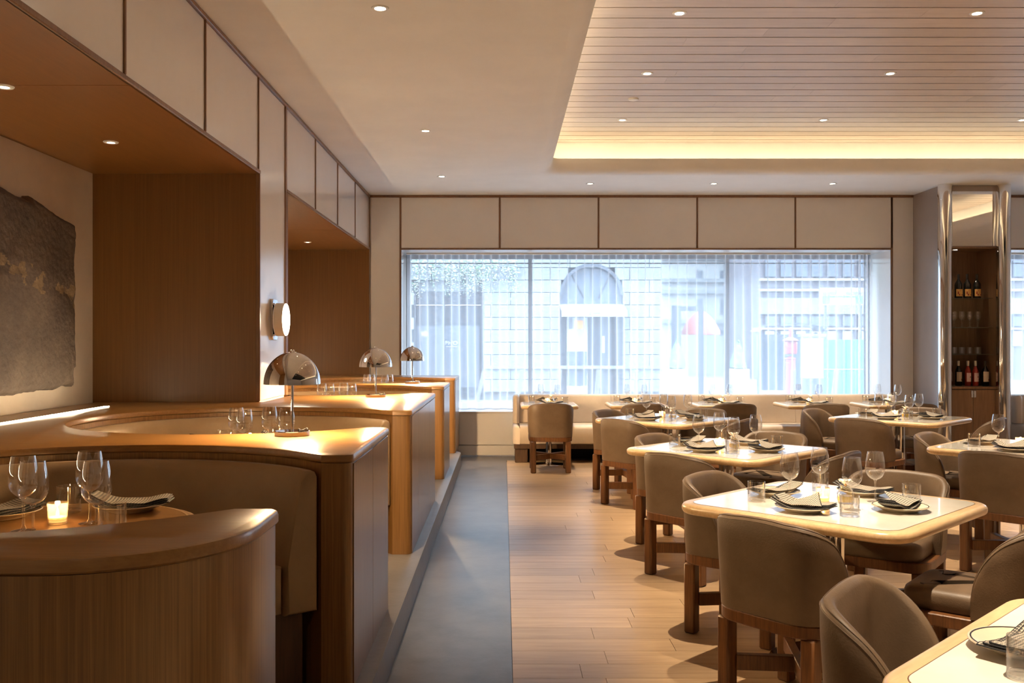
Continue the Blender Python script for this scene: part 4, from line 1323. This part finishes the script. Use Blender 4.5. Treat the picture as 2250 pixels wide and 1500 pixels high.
BY = 40; BPx = 2060 / BY
def bx_(px): return (px - 1106) / BPx
def bz_(py): return 1.5 - (py - 752) / BPx
bp_('facade', box_bm(bx_(1668), bx_(2500), BY, BY + 5.5, -.1, 18), o_brick, smooth=False)
for py0, py1, m_ in ((655, 690, o_stone), (612, 617, o_white), (635, 640, o_white), (720, 724, o_white)):
    bp_('band', box_bm(bx_(1668), bx_(2500), BY - .2, BY, bz_(py1), bz_(py0)), m_, smooth=False)
for i, px_ in enumerate(range(1680, 2400, 34)):
    bp_('window', box_bm(bx_(px_), bx_(px_ + 24), BY - .1, BY + .05, bz_(716), bz_(695)), o_mid, smooth=False)
    bp_('window', box_bm(bx_(px_), bx_(px_ + 24), BY - .1, BY + .05, bz_(608), bz_(572)), o_mid, smooth=False)
    bp_('window', box_bm(bx_(px_), bx_(px_ + 20), BY - .1, BY + .05, bz_(760), bz_(727)), o_white, smooth=False)
def at_(Y):
    s = 2060 / Y
    return (lambda px: (px - 1106) / s), (lambda py: 1.5 - (py - 752) / s)
def simple(name, label, cat, loc, group=None): return thing(name, label, cat, loc, 0, group)
# street sign, hoarding, kiosk, alarm post, umbrella, portal, conifers, posts
X, Z = at_(30)
t = simple('shop_sign', 'white and green sign board on posts at the right of the street', 'sign', (X(1852), 30, -.1))
obj('board', box_bm(-.75, .75, -.04, .04, Z(670) + .1, Z(632) + .1), o_white, t, smooth=False)
obj('green_field', box_bm(-.66, -.44, -.06, -.03, Z(667) + .1, Z(649) + .1), o_teal, t, smooth=False)
obj('green_field', box_bm(.40, .62, -.06, -.03, Z(667) + .1, Z(649) + .1), o_teal, t, smooth=False)
obj('green_field', box_bm(-.44, .40, -.055, -.03, Z(653) + .1, Z(650) + .1), o_teal, t, smooth=False)
obj('grey_rows', box_bm(-.66, -.22, -.055, -.03, Z(647) + .1, Z(641) + .1), o_stone, t, smooth=False)
obj('grey_rows', box_bm(.10, .62, -.055, -.03, Z(647) + .1, Z(641) + .1), o_stone, t, smooth=False)
obj('post', box_bm(-.6, -.52, -.02, .04, 0, Z(632) + .1), o_grey, t, smooth=False); obj('post', box_bm(.52, .6, -.02, .04, 0, Z(632) + .1), o_grey, t, smooth=False)
X, Z = at_(22)
t = simple('site_hoarding', 'green building-site hoarding at the right of the street', 'fence', (X(1868), 22, -.1))
for i in range(3):
    obj('panel', box_bm(-.62 + i * .52 + .005, -.1 + i * .52 - .005, -.02, .02, .05, Z(746) + .1), o_green, t, smooth=False)
obj('rail', box_bm(-.62, .94, -.03, .0, Z(812) + .1, Z(810) + .1), o_white, t, smooth=False)
X, Z = at_(21)
t = simple('kiosk', 'white street kiosk with a flat roof left of the green hoarding', 'kiosk', (X(1784), 21, -.1))
obj('body', box_bm(-.19, .19, -.2, .2, 0, Z(740) + .1), o_white, t, smooth=False)
obj('roof', box_bm(-.24, .24, -.25, .25, Z(740) + .1, Z(733) + .1), o_stone, t, smooth=False)
obj('plinth', box_bm(-.2, .2, -.21, .21, 0, Z(830) + .1), o_mid, t, smooth=False)
X, Z = at_(25)
t = simple('bus_shelter', 'street shelter with a curved grey roof behind the red post', 'shelter', (X(1730), 25, -.1))
bm = bmesh.new()
loft(bm, [[(.85 * cos(a), yv, Z(728) + .1 + .16 * sin(a) * 1.4) for a in [i * pi / 10 for i in range(11)]] for yv in (-.5, .5)], False, False, closed=False)
obj('roof', bm, o_grey, t)
for xx in (-.75, .75): obj('post', box_bm(xx - .04, xx + .04, -.05, .05, 0, Z(730) + .1), o_grey, t, smooth=False)
obj('back_pane', box_bm(-.7, .7, .4, .44, .3, Z(734) + .1), o_mid, t, smooth=False)
X, Z = at_(17)
t = simple('fire_alarm_post', 'red cast-iron alarm post on the pavement', 'post', (X(1737), 17, -.1))
obj('pillar', lathe_bm([(.16, 0), (.13, .1), (.10, .3), (.085, Z(790) + .1), (.11, Z(788) + .1), (.02, Z(782) + .1)], 12), o_red, t)
obj('box', box_bm(-.10, .10, -.09, .09, Z(778) + .1, Z(748) + .1, .02), o_red, t)
obj('cap', lathe_bm([(.15, Z(748) + .1), (.10, Z(744) + .1), (.03, Z(740) + .1), (.035, Z(730) + .1), (.03, Z(722) + .1), (.0005, Z(718) + .1)], 12), o_red, t)
X, Z = at_(30)
t = simple('red_umbrella', 'red parasol on the far pavement', 'parasol', (X(1540), 30, -.1))
obj('canopy', lathe_bm([(.62, Z(735) + .1), (.62, Z(728) + .1), (.45, Z(705) + .1), (.2, Z(688) + .1), (.0005, Z(680) + .1)], 10), o_red2, t)
obj('pole', lathe_bm([(.025, 0), (.025, Z(690) + .1)], 8), o_white, t)
X, Z = at_(24)
t = simple('portal_frame', 'grey door-shaped frame standing on the pavement', 'frame', (X(1510), 24, -.1))
obj('upright', box_bm(X(1477) - X(1510), X(1495) - X(1510), -.1, .1, 0, Z(671) + .1), o_grey, t, smooth=False)
obj('upright', box_bm(X(1536) - X(1510), X(1544) - X(1510), -.1, .1, 0, Z(671) + .1), o_grey, t, smooth=False)
obj('lintel', box_bm(X(1495) - X(1510), X(1536) - X(1510), -.1, .1, Z(683) + .1, Z(673) + .1), o_grey, t, smooth=False)
X, Z = at_(22.5)
for px_, h0, nm in ((1487, 745, 'left'), (1622, 748, 'right')):
    t = simple('clipped_conifer', f'clipped cone-shaped conifer in a white planter, the {nm} one', 'tree', (X(px_), 22.5, -.1), 'conifers in planters')
    bm = lathe_bm([(.0005, Z(812) + .1), (.20, Z(808) + .1), (.19, Z(798) + .1), (.12, Z(775) + .1), (.06, Z(757) + .1), (.0005, Z(h0) + .1)], 12)
    for v in bm.verts: v.co += Vector((random.gauss(0, .012), random.gauss(0, .012), random.gauss(0, .012)))
    obj('foliage', bm, o_leaf, t)
    obj('planter', box_bm(-.22, .22, -.22, .22, 0, Z(810) + .1, .01), o_white, t)
X, Z = at_(15.0)
for i, (px_, ln) in enumerate(((1051, .34), (1138, .24), (1226, .10), (1311, .12), (1397, .05), (1742, .05), (1832, .16))):
    t = simple('white_stake', f'white slanted stake on the pavement outside, {("first", "second", "third", "fourth", "fifth", "sixth", "seventh")[i]} from left', 'stake', (X(px_), 15.0, -.1), 'white stakes outside')
    bm = bmesh.new(); add_box(bm, -.035, .035, -.02, .02, .02, Z(812) + .1)
    bmesh.ops.transform(bm, matrix=Matrix.Shear('XZ', 4, (0, 0)), verts=bm.verts[:]) if False else None
    for v in bm.verts: v.co.x += (v.co.z - .75) * ln * .7
    obj('blade', bm, o_white, t, smooth=False)
    obj('foot', box_bm(-.75 * ln * .7 - .07, -.75 * ln * .7 + .07, -.06, .06, 0, .05), o_dark, t, smooth=False)
bpy.context.view_layer.update()
